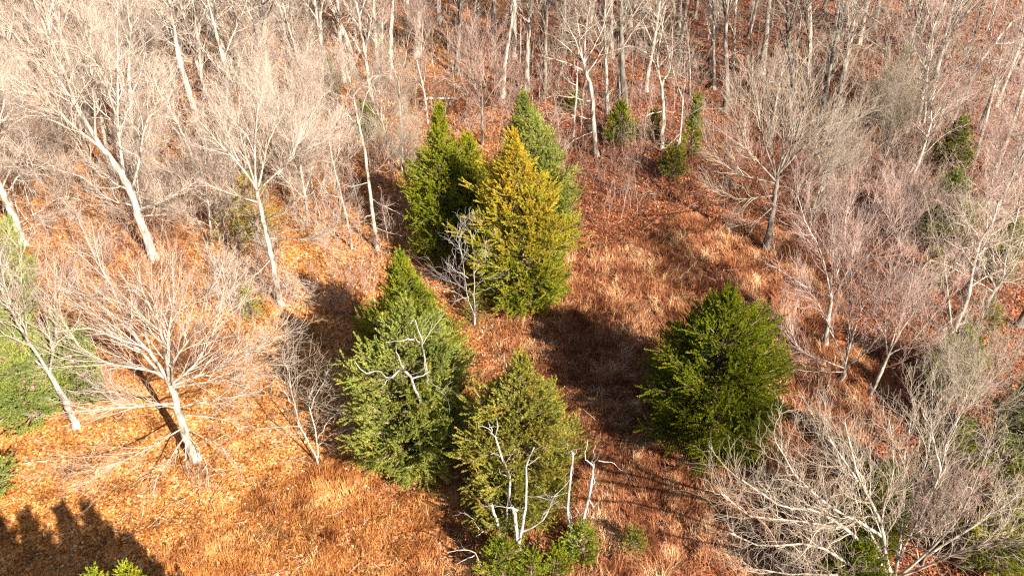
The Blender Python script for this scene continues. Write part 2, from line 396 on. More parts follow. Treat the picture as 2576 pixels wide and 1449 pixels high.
nn = noise(t, .12, 4); mm = node(t, 'ShaderNodeMath', operation='MULTIPLY_ADD'); mm.inputs[1].default_value = 26; mm.inputs[2].default_value = -13
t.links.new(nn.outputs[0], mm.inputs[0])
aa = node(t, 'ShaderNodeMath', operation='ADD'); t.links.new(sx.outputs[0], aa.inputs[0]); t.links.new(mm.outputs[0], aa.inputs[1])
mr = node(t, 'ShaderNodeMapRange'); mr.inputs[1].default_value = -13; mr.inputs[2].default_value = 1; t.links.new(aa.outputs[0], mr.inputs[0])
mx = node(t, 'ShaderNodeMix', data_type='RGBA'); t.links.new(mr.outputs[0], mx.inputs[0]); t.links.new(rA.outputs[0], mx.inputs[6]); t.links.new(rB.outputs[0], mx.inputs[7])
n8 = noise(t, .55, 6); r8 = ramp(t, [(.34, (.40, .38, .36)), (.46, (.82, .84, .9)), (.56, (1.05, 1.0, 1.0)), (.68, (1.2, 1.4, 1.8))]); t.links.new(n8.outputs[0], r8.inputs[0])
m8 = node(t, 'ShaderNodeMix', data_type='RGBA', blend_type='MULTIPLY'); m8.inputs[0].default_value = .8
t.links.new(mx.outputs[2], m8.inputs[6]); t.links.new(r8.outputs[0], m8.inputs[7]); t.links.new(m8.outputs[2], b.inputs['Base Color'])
bp = node(t, 'ShaderNodeBump'); bp.inputs['Strength'].default_value = .8; bp.inputs['Distance'].default_value = .06
t.links.new(sp_.outputs[1], bp.inputs['Height']); t.links.new(bp.outputs[0], b.inputs['Normal'])
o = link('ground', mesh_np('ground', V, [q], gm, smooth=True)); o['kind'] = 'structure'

def fbm(x, y, s, seed=0):
    v = 0
    for k in range(4):
        a = 1.7*k+seed; v = v+np.sin(x*s*(1.9**k)+np.sin(y*s*.8*(1.7**k)+a)*1.9+a)*np.cos(y*s*1.1*(1.9**k)-np.sin(x*s*.7*(1.8**k)-a)*1.7+a*.6)/(1.5**k)
    return v/1.7
# where the open grass lies (world metres)
def grassy(x, y):
    d = np.ones_like(x)*-9.0
    for cx, cy, rx, ry in ((11, 43, 13, 12), (9, 33, 12, 8), (-4, 28, 13, 7.5), (2, 36, 6, 7), (15, 52, 7, 6)):
        d = np.maximum(d, 1-((x-cx)/rx)**2-((y-cy)/ry)**2)
    return d+fbm(x, y, .35, 3)*.3+fbm(x, y, 1.3, 6)*.16
# scattered leaves
N = 430000
u = rng.random(N); yy = 22+100*u**1.35; xx = rng.uniform(-1, 1, N)*(yy*.60+14)
gsy = grassy(xx, yy); keep = (gsy < 0) | (rng.random(N) < .5-.5*np.clip((xx+2)/12, 0, .8)); xx, yy = xx[keep], yy[keep]; N = len(xx)
zz = gz(xx, yy)+rng.random(N)*.05
az = rng.random(N)*6.283; til = rng.normal(0, .42, (N, 2)); s = rng.uniform(.045, .105, N)*(1+(yy-25)/170)
a = np.stack([np.cos(az), np.sin(az), til[:, 0]], 1)*s[:, None]; b_ = np.stack([-np.sin(az), np.cos(az), til[:, 1]], 1)*(s*.62)[:, None]
c_ = np.stack([xx, yy, zz+.03], 1)
V = np.stack([c_-a, c_-b_*1.0, c_+a, c_+b_], 1).reshape(-1, 3)
lm, t, b = mat('fallen_leaves')
g_ = node(t, 'ShaderNodeNewGeometry')
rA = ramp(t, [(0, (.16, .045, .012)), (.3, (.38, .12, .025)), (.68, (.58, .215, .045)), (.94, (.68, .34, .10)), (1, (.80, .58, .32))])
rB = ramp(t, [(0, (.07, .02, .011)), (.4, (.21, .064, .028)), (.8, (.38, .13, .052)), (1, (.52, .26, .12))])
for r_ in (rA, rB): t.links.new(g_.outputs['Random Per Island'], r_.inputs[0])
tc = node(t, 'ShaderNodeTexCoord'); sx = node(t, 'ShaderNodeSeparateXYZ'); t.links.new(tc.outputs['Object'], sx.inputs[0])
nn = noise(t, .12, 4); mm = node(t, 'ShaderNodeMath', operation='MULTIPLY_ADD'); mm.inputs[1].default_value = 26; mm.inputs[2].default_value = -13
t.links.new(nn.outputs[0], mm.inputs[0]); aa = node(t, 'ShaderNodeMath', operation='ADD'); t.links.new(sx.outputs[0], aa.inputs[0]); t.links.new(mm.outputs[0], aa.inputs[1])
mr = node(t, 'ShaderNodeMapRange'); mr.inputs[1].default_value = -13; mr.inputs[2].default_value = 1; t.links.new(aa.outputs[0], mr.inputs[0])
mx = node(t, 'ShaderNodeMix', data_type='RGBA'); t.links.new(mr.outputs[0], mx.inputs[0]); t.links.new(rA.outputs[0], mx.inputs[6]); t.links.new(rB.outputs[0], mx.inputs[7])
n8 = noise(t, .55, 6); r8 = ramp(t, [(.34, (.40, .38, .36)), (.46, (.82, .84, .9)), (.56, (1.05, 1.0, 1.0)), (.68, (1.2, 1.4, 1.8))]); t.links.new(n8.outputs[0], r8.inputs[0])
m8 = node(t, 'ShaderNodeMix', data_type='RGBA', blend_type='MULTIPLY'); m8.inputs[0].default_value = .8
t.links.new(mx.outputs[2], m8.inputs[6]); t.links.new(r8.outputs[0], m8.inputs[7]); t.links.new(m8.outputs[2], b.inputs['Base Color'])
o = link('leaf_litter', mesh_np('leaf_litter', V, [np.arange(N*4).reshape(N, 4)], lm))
o['kind'] = 'stuff'; o['label'] = 'orange and brown fallen leaves covering the woodland floor'; o['category'] = 'leaf litter'

# dry grass of the clearing: bent blades in tufts
nt_ = 42000
xx = rng.uniform(-22, 27, nt_*3); yy = rng.uniform(22, 60, nt_*3); k = (grassy(xx, yy) > rng.random(nt_*3)*.25) & (fbm(xx, yy, 2.3, 4)+.5*fbm(xx, yy, 5., 2) > rng.normal(-.12, .18, nt_*3))
xx, yy = xx[k][:nt_], yy[k][:nt_]; nt_ = len(xx); nb = 10
hh = (.62+.38*np.clip((xx+4)/8, 0, 1))*np.clip(.36+.34*np.clip(fbm(xx, yy, .9, 9), -1, 1.2)+rng.normal(0, .14, nt_), .08, 1.0)
ix = np.repeat(np.arange(nt_), nb); n = len(ix)
x0 = xx[ix]+rng.normal(0, .09, n); y0 = yy[ix]+rng.normal(0, .09, n)
wind = fbm(xx, yy, .5, 1)*2.2+.6; az = wind[ix]+rng.normal(0, .9, n)
hb = hh[ix]*rng.uniform(.5, 1.4, n); bend = rng.uniform(.3, 1.15, n)*hb
z0 = gz(x0, y0)
c0 = np.stack([x0, y0, z0-.02], 1); dr = np.stack([np.cos(az), np.sin(az), 0*az], 1)
c1 = c0+dr*(bend*.35)[:, None]+np.stack([0*az, 0*az, hb*.62], 1); c2 = c0+dr*bend[:, None]+np.stack([0*az, 0*az, hb*.85], 1)
sd_ = np.stack([-np.sin(az), np.cos(az), 0*az], 1)*.0105
V = np.stack([c0-sd_, c0+sd_, c1+sd_, c1-sd_, c2], 1).reshape(-1, 3)
bi = np.arange(n)[:, None]*5
gm2, t, b = mat('dry_grass_blades')
g_ = node(t, 'ShaderNodeNewGeometry')
rA = ramp(t, [(0, (.17, .05, .015)), (.4, (.40, .14, .035)), (.8, (.60, .28, .09)), (1, (.72, .46, .20))])
rB = ramp(t, [(0, (.10, .026, .012)), (.4, (.28, .095, .040)), (.75, (.50, .235, .105)), (1, (.78, .54, .30))])
n3 = noise(t, .5, 4); m3 = node(t, 'ShaderNodeMath', operation='MULTIPLY_ADD'); m3.inputs[1].default_value = 1.8; m3.inputs[2].default_value = -.92
t.links.new(n3.outputs[0], m3.inputs[0]); s3 = node(t, 'ShaderNodeMath', operation='ADD', use_clamp=True)
at = node(t, 'ShaderNodeAttribute'); at.attribute_name = 'tuft'; av = node(t, 'ShaderNodeMath', operation='MULTIPLY'); av.inputs[1].default_value = .55
t.links.new(at.outputs['Fac'], av.inputs[0]); a5 = node(t, 'ShaderNodeMath', operation='MULTIPLY_ADD'); a5.inputs[1].default_value = .45
t.links.new(g_.outputs['Random Per Island'], a5.inputs[0]); t.links.new(av.outputs[0], a5.inputs[2])
t.links.new(m3.outputs[0], s3.inputs[0]); t.links.new(a5.outputs[0], s3.inputs[1])
for r_ in (rA, rB): t.links.new(s3.outputs[0], r_.inputs[0])
tc = node(t, 'ShaderNodeTexCoord'); sx = node(t, 'ShaderNodeSeparateXYZ'); t.links.new(tc.outputs['Object'], sx.inputs[0])
nn = noise(t, .15, 4); mm = node(t, 'ShaderNodeMath', operation='MULTIPLY_ADD'); mm.inputs[1].default_value = 22; mm.inputs[2].default_value = -11
t.links.new(nn.outputs[0], mm.inputs[0]); aa = node(t, 'ShaderNodeMath', operation='ADD'); t.links.new(sx.outputs[0], aa.inputs[0]); t.links.new(mm.outputs[0], aa.inputs[1])
mr = node(t, 'ShaderNodeMapRange'); mr.inputs[1].default_value = -7; mr.inputs[2].default_value = 3; t.links.new(aa.outputs[0], mr.inputs[0])
mx = node(t, 'ShaderNodeMix', data_type='RGBA'); t.links.new(mr.outputs[0], mx.inputs[0]); t.links.new(rA.outputs[0], mx.inputs[6]); t.links.new(rB.outputs[0], mx.inputs[7])
t.links.new(mx.outputs[2], b.inputs['Base Color'])
tu = np.repeat(rng.random(nt_)[ix], 5)
o = link('dry_grass', mesh_np('dry_grass', V, [bi+np.array([[0, 1, 2, 3]]), bi+np.array([[3, 2, 4]])], gm2, {'tuft': tu}))
o['kind'] = 'stuff'; o['label'] = 'red-brown and tan dry grass matted across the open clearing'; o['category'] = 'grass'

# thin red-brown brush on the forest floor
nb_ = 14000
xx = rng.uniform(-1, 1, nb_*2); yy = 40+75*rng.random(nb_*2)**1.1; xx = xx*(yy*.58+6)
k = (grassy(xx, yy) < -.1) & ((yy > 56) | (np.abs(xx) > 17)) & (fbm(xx, yy, .3, 5) > -.35)
xx, yy = xx[k][:nb_], yy[k][:nb_]; n = len(xx)
S = np.stack([xx, yy, gz(xx, yy)-.05], 1); D = rng.normal(0, .35, (n, 3)); D[:, 2] = 1
L = rng.uniform(.7, 2.3, n); P = grow(rng, S, D, L, 5, .14, 0); Rr = taper(np.full(n, .012), 5, .5)
S, D, l, r2 = kids(rng, P, Rr, L, 6, .2, (.4, 1.0), (.3, .6), .1, rmin=.008)
P2 = grow(rng, S, D, l, 3, .15, 0); V, f = merge([tubes(P, Rr, 3), tubes(P2, taper(r2, 3, .6), 3)])
o = link('undergrowth', mesh_np('undergrowth', V, [f], M['t_red']))
o['kind'] = 'stuff'; o['label'] = 'thin red-brown brush stems rising from the forest floor'; o['category'] = 'undergrowth'

nb_ = 3200
xx = rng.uniform(-1, 1, nb_*3); yy = 38+72*rng.random(nb_*3)**1.1; xx = xx*(yy*.58+6)
k = (grassy(xx, yy) < -.35) & ((yy > 58) | (xx > 17) | ((xx < -9) & (yy > 46))) & (fbm(xx, yy, .22, 8) > -.15)
xx, yy = xx[k][:nb_], yy[k][:nb_]; n = len(xx)
S = np.stack([xx, yy, gz(xx, yy)-.05], 1); D = rng.normal(0, .22, (n, 3)); D[:, 2] = 1
L = rng.uniform(1.5, 4.2, n); P = grow(rng, S, D, L, 7, .10, .02); Rr = taper(rng.uniform(.010, .022, n), 7, .35)
S, D, l, r2 = kids(rng, P, Rr, L, 8, .25, (.4, 1.0), (.2, .42), .1, rmin=.007)
P2 = grow(rng, S, D, l, 4, .16, 0); R2_ = taper(r2, 4, .6); S, D, l, r2 = kids(rng, P2, R2_, l, 2, .2, (.4, .9), (.4, .8), .1, rmin=.006)
V, f = merge([tubes(P, Rr, 3), tubes(P2, R2_, 3), tubes(grow(rng, S, D, l, 3, .2, 0), taper(r2, 3, .6), 3)])
o = link('thicket', mesh_np('thicket', V, [f], M['t_pink']))
o['kind'] = 'stuff'; o['label'] = 'waist to head high thicket of tan twigs between the trunks'; o['category'] = 'thicket'
n = 3500; xx = rng.uniform(-1, 1, n); yy = 24+80*rng.random(n)**1.2; xx = xx*(yy*.6+6)
S = np.stack([xx, yy, gz(xx, yy)+.07], 1); D = rng.normal(0, 1, (n, 3)); D[:, 2] = rng.normal(.03, .05, n)
P = grow(rng, S, D, rng.uniform(.3, 1.8, n), 5, .12, 0); V, f = tubes(P, taper(rng.uniform(.008, .03, n), 5, .4), 4)
o = link('fallen_sticks', mesh_np('fallen_sticks', V, [f], M['t_grey']))
o['kind'] = 'stuff'; o['label'] = 'small dead sticks lying all over the leaves'; o['category'] = 'sticks'

# ================================================================== NEAR BARE TREES
hero('broad_bare_tree', 'large pale bare tree fanning wide limbs over the orange leaves, lower left', 'tree',
  [(490, 1150), (462, 1080), (447, 1020), (428, 965)], .36, [
  (.25, .17, [(425, 962), (383, 889), (333, 833), (293, 746), (253, 669), (213, 593)]),
  (.5, .15, [(420, 958), (350, 883), (300, 846), (233, 783), (160, 703)]),
  (-.3, .13, [(425, 960), (417, 883), (400, 810), (367, 743), (340, 650)]),
  (.35, .15, [(428, 962), (423, 850), (433, 766), (433, 640)]),
  (-.1, .13, [(432, 962), (437, 916), (480, 860), (517, 790), (547, 660)]),
  (.3, .11, [(434, 966), (450, 950), (500, 900), (540, 816), (573, 700)]),
  (.1, .12, [(436, 970), (533, 933), (633, 883), (715, 810)]),
  (-.4, .10, [(437, 975), (520, 960), (600, 940), (690, 900)]),
  (.1, .12, [(425, 965), (383, 936), (283, 916), (200, 876), (140, 790)]),
  (-.3, .11, [(445, 1015), (333, 1026), (260, 1030), (160, 1035)]),
  (-.5, .09, [(450, 1030), (380, 1010), (300, 990), (215, 975)]),
  (-.1, .09, [(450, 1025), (567, 1000), (655, 985)]),
  (-.7, .08, [(462, 1075), (367, 1132), (260, 1175), (133, 1195)]),
  (-.8, .07, [(470, 1090), (430, 1150), (395, 1200), (380, 1250)]),
  (-.6, .06, [(472, 1080), (550, 1112), (593, 1152)]),
  (-.8, .06, [(468, 1095), (463, 1166), (493, 1230)]),
  (-.7, .06, [(470, 1095), (520, 1150), (535, 1220)]),
  (-.4, .07, [(455, 1040), (540, 1050), (620, 1075)])], 'fan', 'pale', 't_pale', 11)
hero('forked_bare_tree', 'pale forked bare tree at the left edge in front of light green cedars', 'tree',
  [(195, 1080), (165, 1010), (125, 940)], .30, [
  (.2, .13, [(125, 940), (137, 876), (140, 783), (133, 716), (123, 620)]),
  (-.2, .15, [(122, 937), (67, 846), (40, 793), (17, 716), (0, 640)]),
  (.3, .11, [(118, 934), (60, 880), (0, 810), (-50, 740)]),
  (.3, .07, [(140, 870), (175, 830), (200, 780)]),
  (-.4, .06, [(140, 975), (230, 990), (300, 1010)]),
  (-.2, .08, [(67, 846), (62, 780), (60, 690), (50, 620)])], 'fan', 'pale', 't_pale', 12)
hero('giant_bare_tree', 'giant pale bare tree with one thick trunk and limbs reaching to the upper left corner', 'tree',
  [(388, 650), (353, 560), (330, 490), (300, 430), (260, 377)], .40, [
  (.1, .24, [(262, 380), (213, 307), (180, 247), (157, 177), (130, 110), (105, 0)]),
  (-.2, .17, [(262, 380), (200, 327), (160, 290), (100, 253), (33, 227)]),
  (.2, .15, [(213, 307), (160, 220), (117, 167), (67, 127), (10, 50)]),
  (.3, .19, [(312, 450), (297, 333), (293, 233), (293, 133), (290, 10)]),
  (-.2, .15, [(297, 333), (270, 220), (243, 150), (213, 67), (190, -20)]),
  (.2, .15, [(332, 480), (350, 400), (367, 317), (400, 260), (440, 180)]),
  (-.1, .11, [(345, 530), (417, 503), (483, 470), (540, 440)]),
  (-.4, .10, [(350, 545), (430, 540), (500, 520)]),
  (-.3, .12, [(330, 480), (280, 455), (230, 400), (190, 330)]),
  (-.3, .10, [(340, 520), (270, 500), (215, 450), (160, 430)]),
  (.2, .12, [(160, 290), (100, 290), (30, 300)]),
  (.3, .13, [(240, 350), (235, 260), (225, 170), (240, 60)])], 'big', 'pale', 't_pale', 13)
hero('slender_bare_tree', 'white-limbed bare tree with a bent trunk beside the dark shadow left of centre', 'tree',
  [(710, 765), (700, 736), (687, 663), (670, 589), (660, 546), (647, 480)], .27, [
  (.1, .12, [(646, 478), (643, 367), (647, 300), (650, 230)]),
  (-.2, .12, [(645, 475), (593, 400), (550, 360), (510, 310)]),
  (.3, .09, [(600, 405), (573, 340), (550, 293), (530, 235)]),
  (.3, .10, [(650, 470), (667, 400), (690, 333), (720, 270)]),
  (-.2, .11, [(650, 480), (733, 400), (800, 350), (850, 310)]),
  (.4, .09, [(700, 440), (733, 390), (760, 330), (790, 270)]),
  (.2, .10, [(645, 470), (620, 400), (600, 330), (605, 250)]),
  (-.3, .08, [(655, 510), (573, 490), (515, 463)]),
  (-.5, .08, [(675, 600), (767, 606), (817, 583), (855, 550)]),
  (-.6, .05, [(684, 645), (733, 690), (780, 723)]),
  (-.5, .05, [(684, 650), (640, 700), (600, 725)]),
  (-.4, .05, [(690, 690), (740, 740), (790, 770)]),
  (-.2, .06, [(663, 560), (720, 530), (760, 480)])], 'fan', 'pale', 't_pale', 14)
hero('stout_bare_tree', 'stout white trunk cut by the left edge above the light green cedars', 'tree',
  [(62, 615), (45, 580), (20, 510), (-10, 455), (-45, 380)], .42, [
  (-.3, .12, [(15, 500), (45, 445), (85, 433), (67, 393), (65, 340)]),
  (.2, .12, [(5, 480), (17, 433), (43, 383), (40, 317), (36, 270)]),
  (.3, .16, [(-30, 410), (-10, 330), (10, 250), (0, 180)]),
  (-.2, .09, [(40, 565), (100, 530), (150, 500), (220, 510)]),
  (-.4, .09, [(48, 585), (110, 560), (170, 520)])], 'oak', 'pale', 't_pale', 15)
hero('fan_bare_tree', 'dark-stemmed bare tree with a dense upright fan crown, right of the clearing', 'tree',
  [(1925, 635), (1944, 533), (1950, 483), (1956, 440)], .30, [
  (.2, .12, [(1954, 445), (1967, 383), (1967, 300), (1957, 190)]),
  (-.1, .12, [(1956, 440), (1984, 400), (2017, 300), (2034, 217), (2055, 125)]),
  (.3, .11, [(1956, 440), (2000, 390), (2067, 320), (2105, 250), (2130, 180)]),
  (.1, .11, [(1952, 450), (1917, 333), (1900, 250), (1885, 170)]),
  (-.2, .11, [(1950, 455), (1884, 383), (1857, 317), (1840, 240)]),
  (.2, .10, [(1950, 462), (1864, 440), (1810, 390), (1790, 330)]),
  (-.5, .09, [(1948, 492), (1850, 500), (1785, 470)]),
  (-.4, .09, [(1952, 488), (2050, 455), (2150, 400)]),
  (-.1, .10, [(1956, 450), (2040, 400), (2110, 340), (2160, 290)]),
  (.4, .10, [(1956, 445), (1990, 350), (2000, 250), (2010, 150)]),
  (.4, .10, [(1953, 450), (1935, 350), (1930, 260), (1925, 170)]),
  (-.6, .06, [(1945, 520), (1890, 560), (1830, 560)]),
  (-.5, .06, [(1945, 520), (2010, 530), (2070, 520)])], 'fan', 'brown', 't_grey', 16)
hero('spreading_bare_tree', 'pinkish bushy bare tree with many fine twigs above the grey one, mid right', 'tree',
  [(2077, 870), (2087, 783), (2090, 730)], .22, [
  (.1, .09, [(2088, 735), (2067, 633), (2027, 550), (2005, 480)]),
  (-.1, .10, [(2090, 760), (2134, 670), (2160, 590), (2200, 483)]),
  (.3, .09, [(2090, 725), (2094, 616), (2087, 500)]),
  (-.4, .08, [(2086, 745), (2044, 728), (1950, 670)]),
  (.4, .08, [(2090, 740), (2060, 660), (2000, 600)]),
  (-.2, .08, [(2090, 740), (2150, 690), (2230, 590), (2260, 520)]),
  (.3, .09, [(2090, 735), (2120, 640), (2130, 540), (2150, 470)])], 'fan', 'grey', 't_pink', 17)
hero('bushy_bare_tree', 'low-forking pinkish bare tree directly above the bottom right giant', 'tree',
  [(2118, 960), (2128, 915)], .22, [
  (0, .11, [(2126, 920), (2137, 866), (2167, 783), (2210, 700)]),
  (-.3, .09, [(2122, 925), (2050, 896), (2007, 866), (1990, 790)]),
  (.3, .10, [(2128, 910), (2140, 800), (2150, 700), (2160, 620)]),
  (.2, .08, [(2126, 915), (2090, 830), (2060, 760), (2030, 720)]),
  (-.3, .08, [(2122, 925), (2180, 880), (2240, 800), (2280, 740)]),
  (-.5, .06, [(2120, 935), (2060, 940), (1985, 930)])], 'fan', 'grey', 't_pink', 18)
hero('slanting_bare_tree', 'slanting pinkish bare tree leaning right of the low-forking one', 'tree',
  [(2185, 1000), (2217, 933), (2235, 890)], .18, [
  (0, .10, [(2233, 895), (2260, 850), (2300, 790), (2350, 700)]),
  (.2, .08, [(2232, 895), (2226, 820), (2235, 740), (2245, 660)]),
  (-.2, .08, [(2233, 895), (2290, 860), (2360, 780), (2410, 730)]),
  (-.4, .06, [(2222, 925), (2290, 900), (2370, 870)]),
  (.3, .07, [(2235, 890), (2265, 800), (2290, 720), (2300, 650)])], 'fan', 'grey', 't_pink', 19)
hero('great_bare_tree', 'great silver bare tree filling the bottom right corner with forking limbs', 'tree',
  [(2262, 1490), (2240, 1450)], .34, [
  (0, .16, [(2240, 1450), (2227, 1400), (2216, 1308), (2189, 1249), (2153, 1160), (2130, 1050)]),
  (.2, .10, [(2217, 1320), (2218, 1272), (2236, 1172), (2230, 1050)]),
  (-.2, .13, [(2222, 1350), (2130, 1290), (2024, 1219), (1953, 1107)]),
  (-.1, .15, [(2236, 1440), (2130, 1331), (2047, 1278), (1953, 1260), (1853, 1190)]),
  (-.4, .13, [(2240, 1448), (2159, 1431), (2047, 1373), (1923, 1373), (1835, 1330)]),
  (-.4, .09, [(2130, 1335), (2024, 1314), (1894, 1296), (1820, 1230)]),
  (.2, .14, [(2250, 1450), (2271, 1378), (2313, 1302), (2366, 1184), (2383, 1113), (2425, 1030)]),
  (.4, .08, [(2366, 1184), (2348, 1084), (2320, 1010)]),
  (0, .14, [(2255, 1455), (2325, 1400), (2407, 1320), (2454, 1219), (2520, 1040)]),
  (.1, .12, [(2330, 1400), (2454, 1320), (2543, 1260), (2610, 1200)]),
  (-.3, .12, [(2260, 1450), (2454, 1367), (2600, 1345)]),
  (.3, .11, [(2250, 1450), (2180, 1330), (2124, 1190), (2083, 1060)]),
  (.3, .11, [(2250, 1450), (2262, 1300), (2266, 1143), (2280, 1020)]),
  (-.5, .09, [(2245, 1460), (2100, 1440), (1980, 1430), (1870, 1410)]),
  (.5, .11, [(2250, 1450), (2290, 1260), (2330, 1130), (2340, 980)]),
  (.1, .09, [(2216, 1308), (2160, 1220), (2090, 1130), (2030, 1040)])], 'big', 'grey', 't_grey', 20)
hero('budding_bare_tree', 'slim bare tree with a few fresh green buds in front of the bottom right giant', 'tree',
  [(2080, 1500), (2070, 1430)], .10, [
  (0, .06, [(2070, 1430), (2060, 1360), (2050, 1290), (2045, 1220)]),
  (.2, .05, [(2070, 1430), (2100, 1370), (2140, 1310)]),
  (-.2, .05, [(2072, 1440), (2020, 1400), (1980, 1350)]),
  (0, .04, [(2072, 1440), (2130, 1420), (2180, 1380)])], 'sap', 'pale', 't_pale', 21, leaves=('f_bud', .10))
hero('edge_bare_tree', 'pale bare tree with long limbs crossing the right edge at mid height', 'tree',
  [(2467, 825), (2480, 776), (2504, 720)], .24, [
  (0, .12, [(2500, 725), (2517, 690), (2534, 583), (2560, 470)]),
  (.2, .11, [(2495, 745), (2550, 670), (2600, 560)]),
  (-.3, .09, [(2505, 725), (2464, 656), (2440, 590), (2445, 520)]),
  (-.2, .07, [(2500, 735), (2440, 690), (2380, 650), (2340, 640)]),
  (.3, .09, [(2500, 725), (2500, 640), (2490, 550), (2500, 470)]),
  (.1, .08, [(2510, 710), (2570, 620), (2590, 520)])], 'oak', 'grey', 't_pale', 22)
hero('twin_bare_tree', 'small white twin-stemmed bare tree casting a thin shadow on orange leaves', 'tree',
  [(801, 1168), (796, 1150)], .12, [
  (-.1, .075, [(797, 1152), (770, 1092), (747, 1032), (738, 975), (728, 925)]),
  (.1, .075, [(799, 1152), (800, 1098), (783, 1032), (780, 992), (795, 930)]),
  (.2, .05, [(782, 1030), (810, 970), (830, 910)]),
  (-.1, .045, [(800, 1098), (835, 1060), (862, 1020)]),
  (0, .04, [(800, 1120), (840, 1090), (870, 1070)]),
  (-.3, .03, [(770, 1092), (730, 1080), (700, 1075)]),
  (.2, .04, [(745, 1030), (722, 990), (712, 940)])], 'oak', 'white', 't_grey', 23)
hero('twin_bare_tree', 'white twin-stemmed bare tree standing against the yellow cedar', 'tree',
  [(1194, 815), (1194, 790)], .11, [
  (0, .055, [(1194, 792), (1194, 716), (1190, 640), (1180, 575)]),
  (-.2, .042, [(1192, 790), (1182, 753), (1175, 683), (1165, 620), (1150, 590)]),
  (.2, .035, [(1192, 690), (1215, 640), (1225, 600)]),
  (-.3, .035, [(1180, 745), (1150, 755), (1125, 775)]),
  (-.3, .035, [(1194, 740), (1230, 725), (1260, 710)]),
  (.1, .03, [(1178, 700), (1145, 680), (1125, 665)])], 'light', 'white', 't_white', 24, leaves=('f_bud', .05))

# mid-distance individual trees
hero('bare_tree', 'tall bare tree left of the cedar group, its foot in sunlit leaves', 'tree',
  [(949, 628), (939, 549), (929, 467), (915, 367), (900, 305)], .19, [
  (0, .10, [(900, 305), (889, 227), (870, 150), (865, 90)]),
  (.2, .08, [(903, 310), (939, 207), (985, 175)]),
  (-.3, .06, [(925, 440), (970, 420), (1010, 380)]),
  (-.4, .06, [(932, 500), (980, 520), (1030, 560)]),
  (-.5, .05, [(936, 540), (900, 560), (860, 600)]),
  (-.4, .05, [(940, 570), (1000, 590), (1040, 600)]),
  (.2, .07, [(905, 320), (870, 290), (830, 250)]),
  (-.3, .05, [(927, 460), (880, 470), (830, 450)])], 'oak', 'grey', 't_pink', 31)
hero('bare_tree', 'thin pale bare tree just left of the tall one at the wood edge', 'tree',
  [(886, 630), (872, 549), (855, 480), (835, 400)], .12, [
  (0, .05, [(836, 402), (830, 340), (835, 270)]),
  (.2, .045, [(838, 410), (870, 350), (900, 300)]),
  (-.3, .045, [(860, 500), (820, 480), (790, 440)]),
  (-.4, .04, [(870, 540), (900, 560), (930, 570)])], 'sap', 'pale', 't_pale', 32)
hero('bare_tree', 'dark-footed slender bare tree behind the left cedar pair', 'tree',
  [(1009, 432), (1012, 367), (1005, 267), (1002, 200)], .14, [
  (0, .06, [(1002, 205), (985, 150), (980, 90)]), (.1, .06, [(1003, 205), (1020, 150), (1030, 90)]),
  (-.3, .04, [(1006, 270), (960, 250), (930, 220)]), (-.3, .04, [(1008, 300), (1050, 290), (1080, 270)]),
  (-.4, .04, [(1010, 350), (960, 370), (920, 390)])], 'sap', 'grey', 't_grey', 33)
hero('dead_tree', 'bleached leaning dead trunk rising just behind the left cedar tip', 'tree',
  [(1077, 312), (1070, 250), (1063, 215), (1049, 153)], .11, [
  (0, .05, [(1064, 220), (1070, 170), (1062, 120)]), (-.2, .03, [(1066, 230), (1040, 190), (1020, 170)])], 'sparse', 'white', 't_white', 34)
hero('fan_bare_tree', 'pinkish fan-crowned bare tree centred directly above the cedar group', 'tree',
  [(1215, 370), (1212, 287), (1214, 265)], .16, [
  (0, .08, [(1213, 270), (1209, 200), (1203, 133), (1190, 83)]),
  (-.2, .075, [(1212, 275), (1159, 217), (1119, 193)]), (.3, .07, [(1213, 270), (1170, 170), (1140, 110)]),
  (.2, .08, [(1214, 270), (1259, 200), (1290, 130)]), (-.2, .07, [(1216, 275), (1280, 240), (1330, 205)]),
  (.2, .08, [(1214, 265), (1229, 167), (1245, 85)]), (.4, .07, [(1213, 270), (1190, 180), (1165, 100)])], 'fan', 'brown', 't_pink', 35)
hero('oak_tree', 'large bare oak with pale horizontal boughs at the top edge of the clearing', 'tree',
  [(1502, 392), (1492, 300), (1489, 233), (1475, 187), (1469, 160)], .28, [
  (0, .13, [(1469, 162), (1459, 83), (1450, 0)]), (.3, .13, [(1470, 160), (1479, 67), (1495, -20)]),
  (-.2, .10, [(1470, 180), (1409, 157), (1365, 140)]), (.2, .10, [(1468, 160), (1409, 110), (1365, 85)]),
  (.2, .09, [(1476, 190), (1520, 130), (1550, 60)]), (-.5, .08, [(1490, 300), (1425, 287), (1365, 287)]),
  (-.4, .07, [(1488, 255), (1430, 245), (1375, 250)]), (-.5, .06, [(1494, 330), (1440, 350), (1420, 380)]),
  (-.4, .06, [(1490, 270), (1530, 240), (1545, 235)]), (-.1, .09, [(1470, 160), (1430, 70), (1400, 10)]),
  (.3, .09, [(1470, 160), (1510, 80), (1540, 10)])], 'oak', 'grey', 't_grey', 36, leaves=None)
hero('oak_tree', 'bare oak with a broken bleached bough hanging beside the small cedars', 'tree',
  [(1665, 368), (1669, 283), (1663, 210)], .24, [
  (0, .13, [(1664, 215), (1655, 150), (1660, 60), (1650, 0)]), (.2, .12, [(1665, 220), (1689, 150), (1700, 60)]),
  (-.2, .09, [(1660, 195), (1635, 143), (1592, 117), (1550, 123)]), (.2, .08, [(1685, 150), (1672, 67), (1660, 10)]),
  (-.6, .07, [(1666, 280), (1630, 290), (1618, 320), (1615, 362)]), (-.3, .06, [(1675, 200), (1720, 180), (1750, 150)])], 'oak', 'grey', 't_grey', 37)
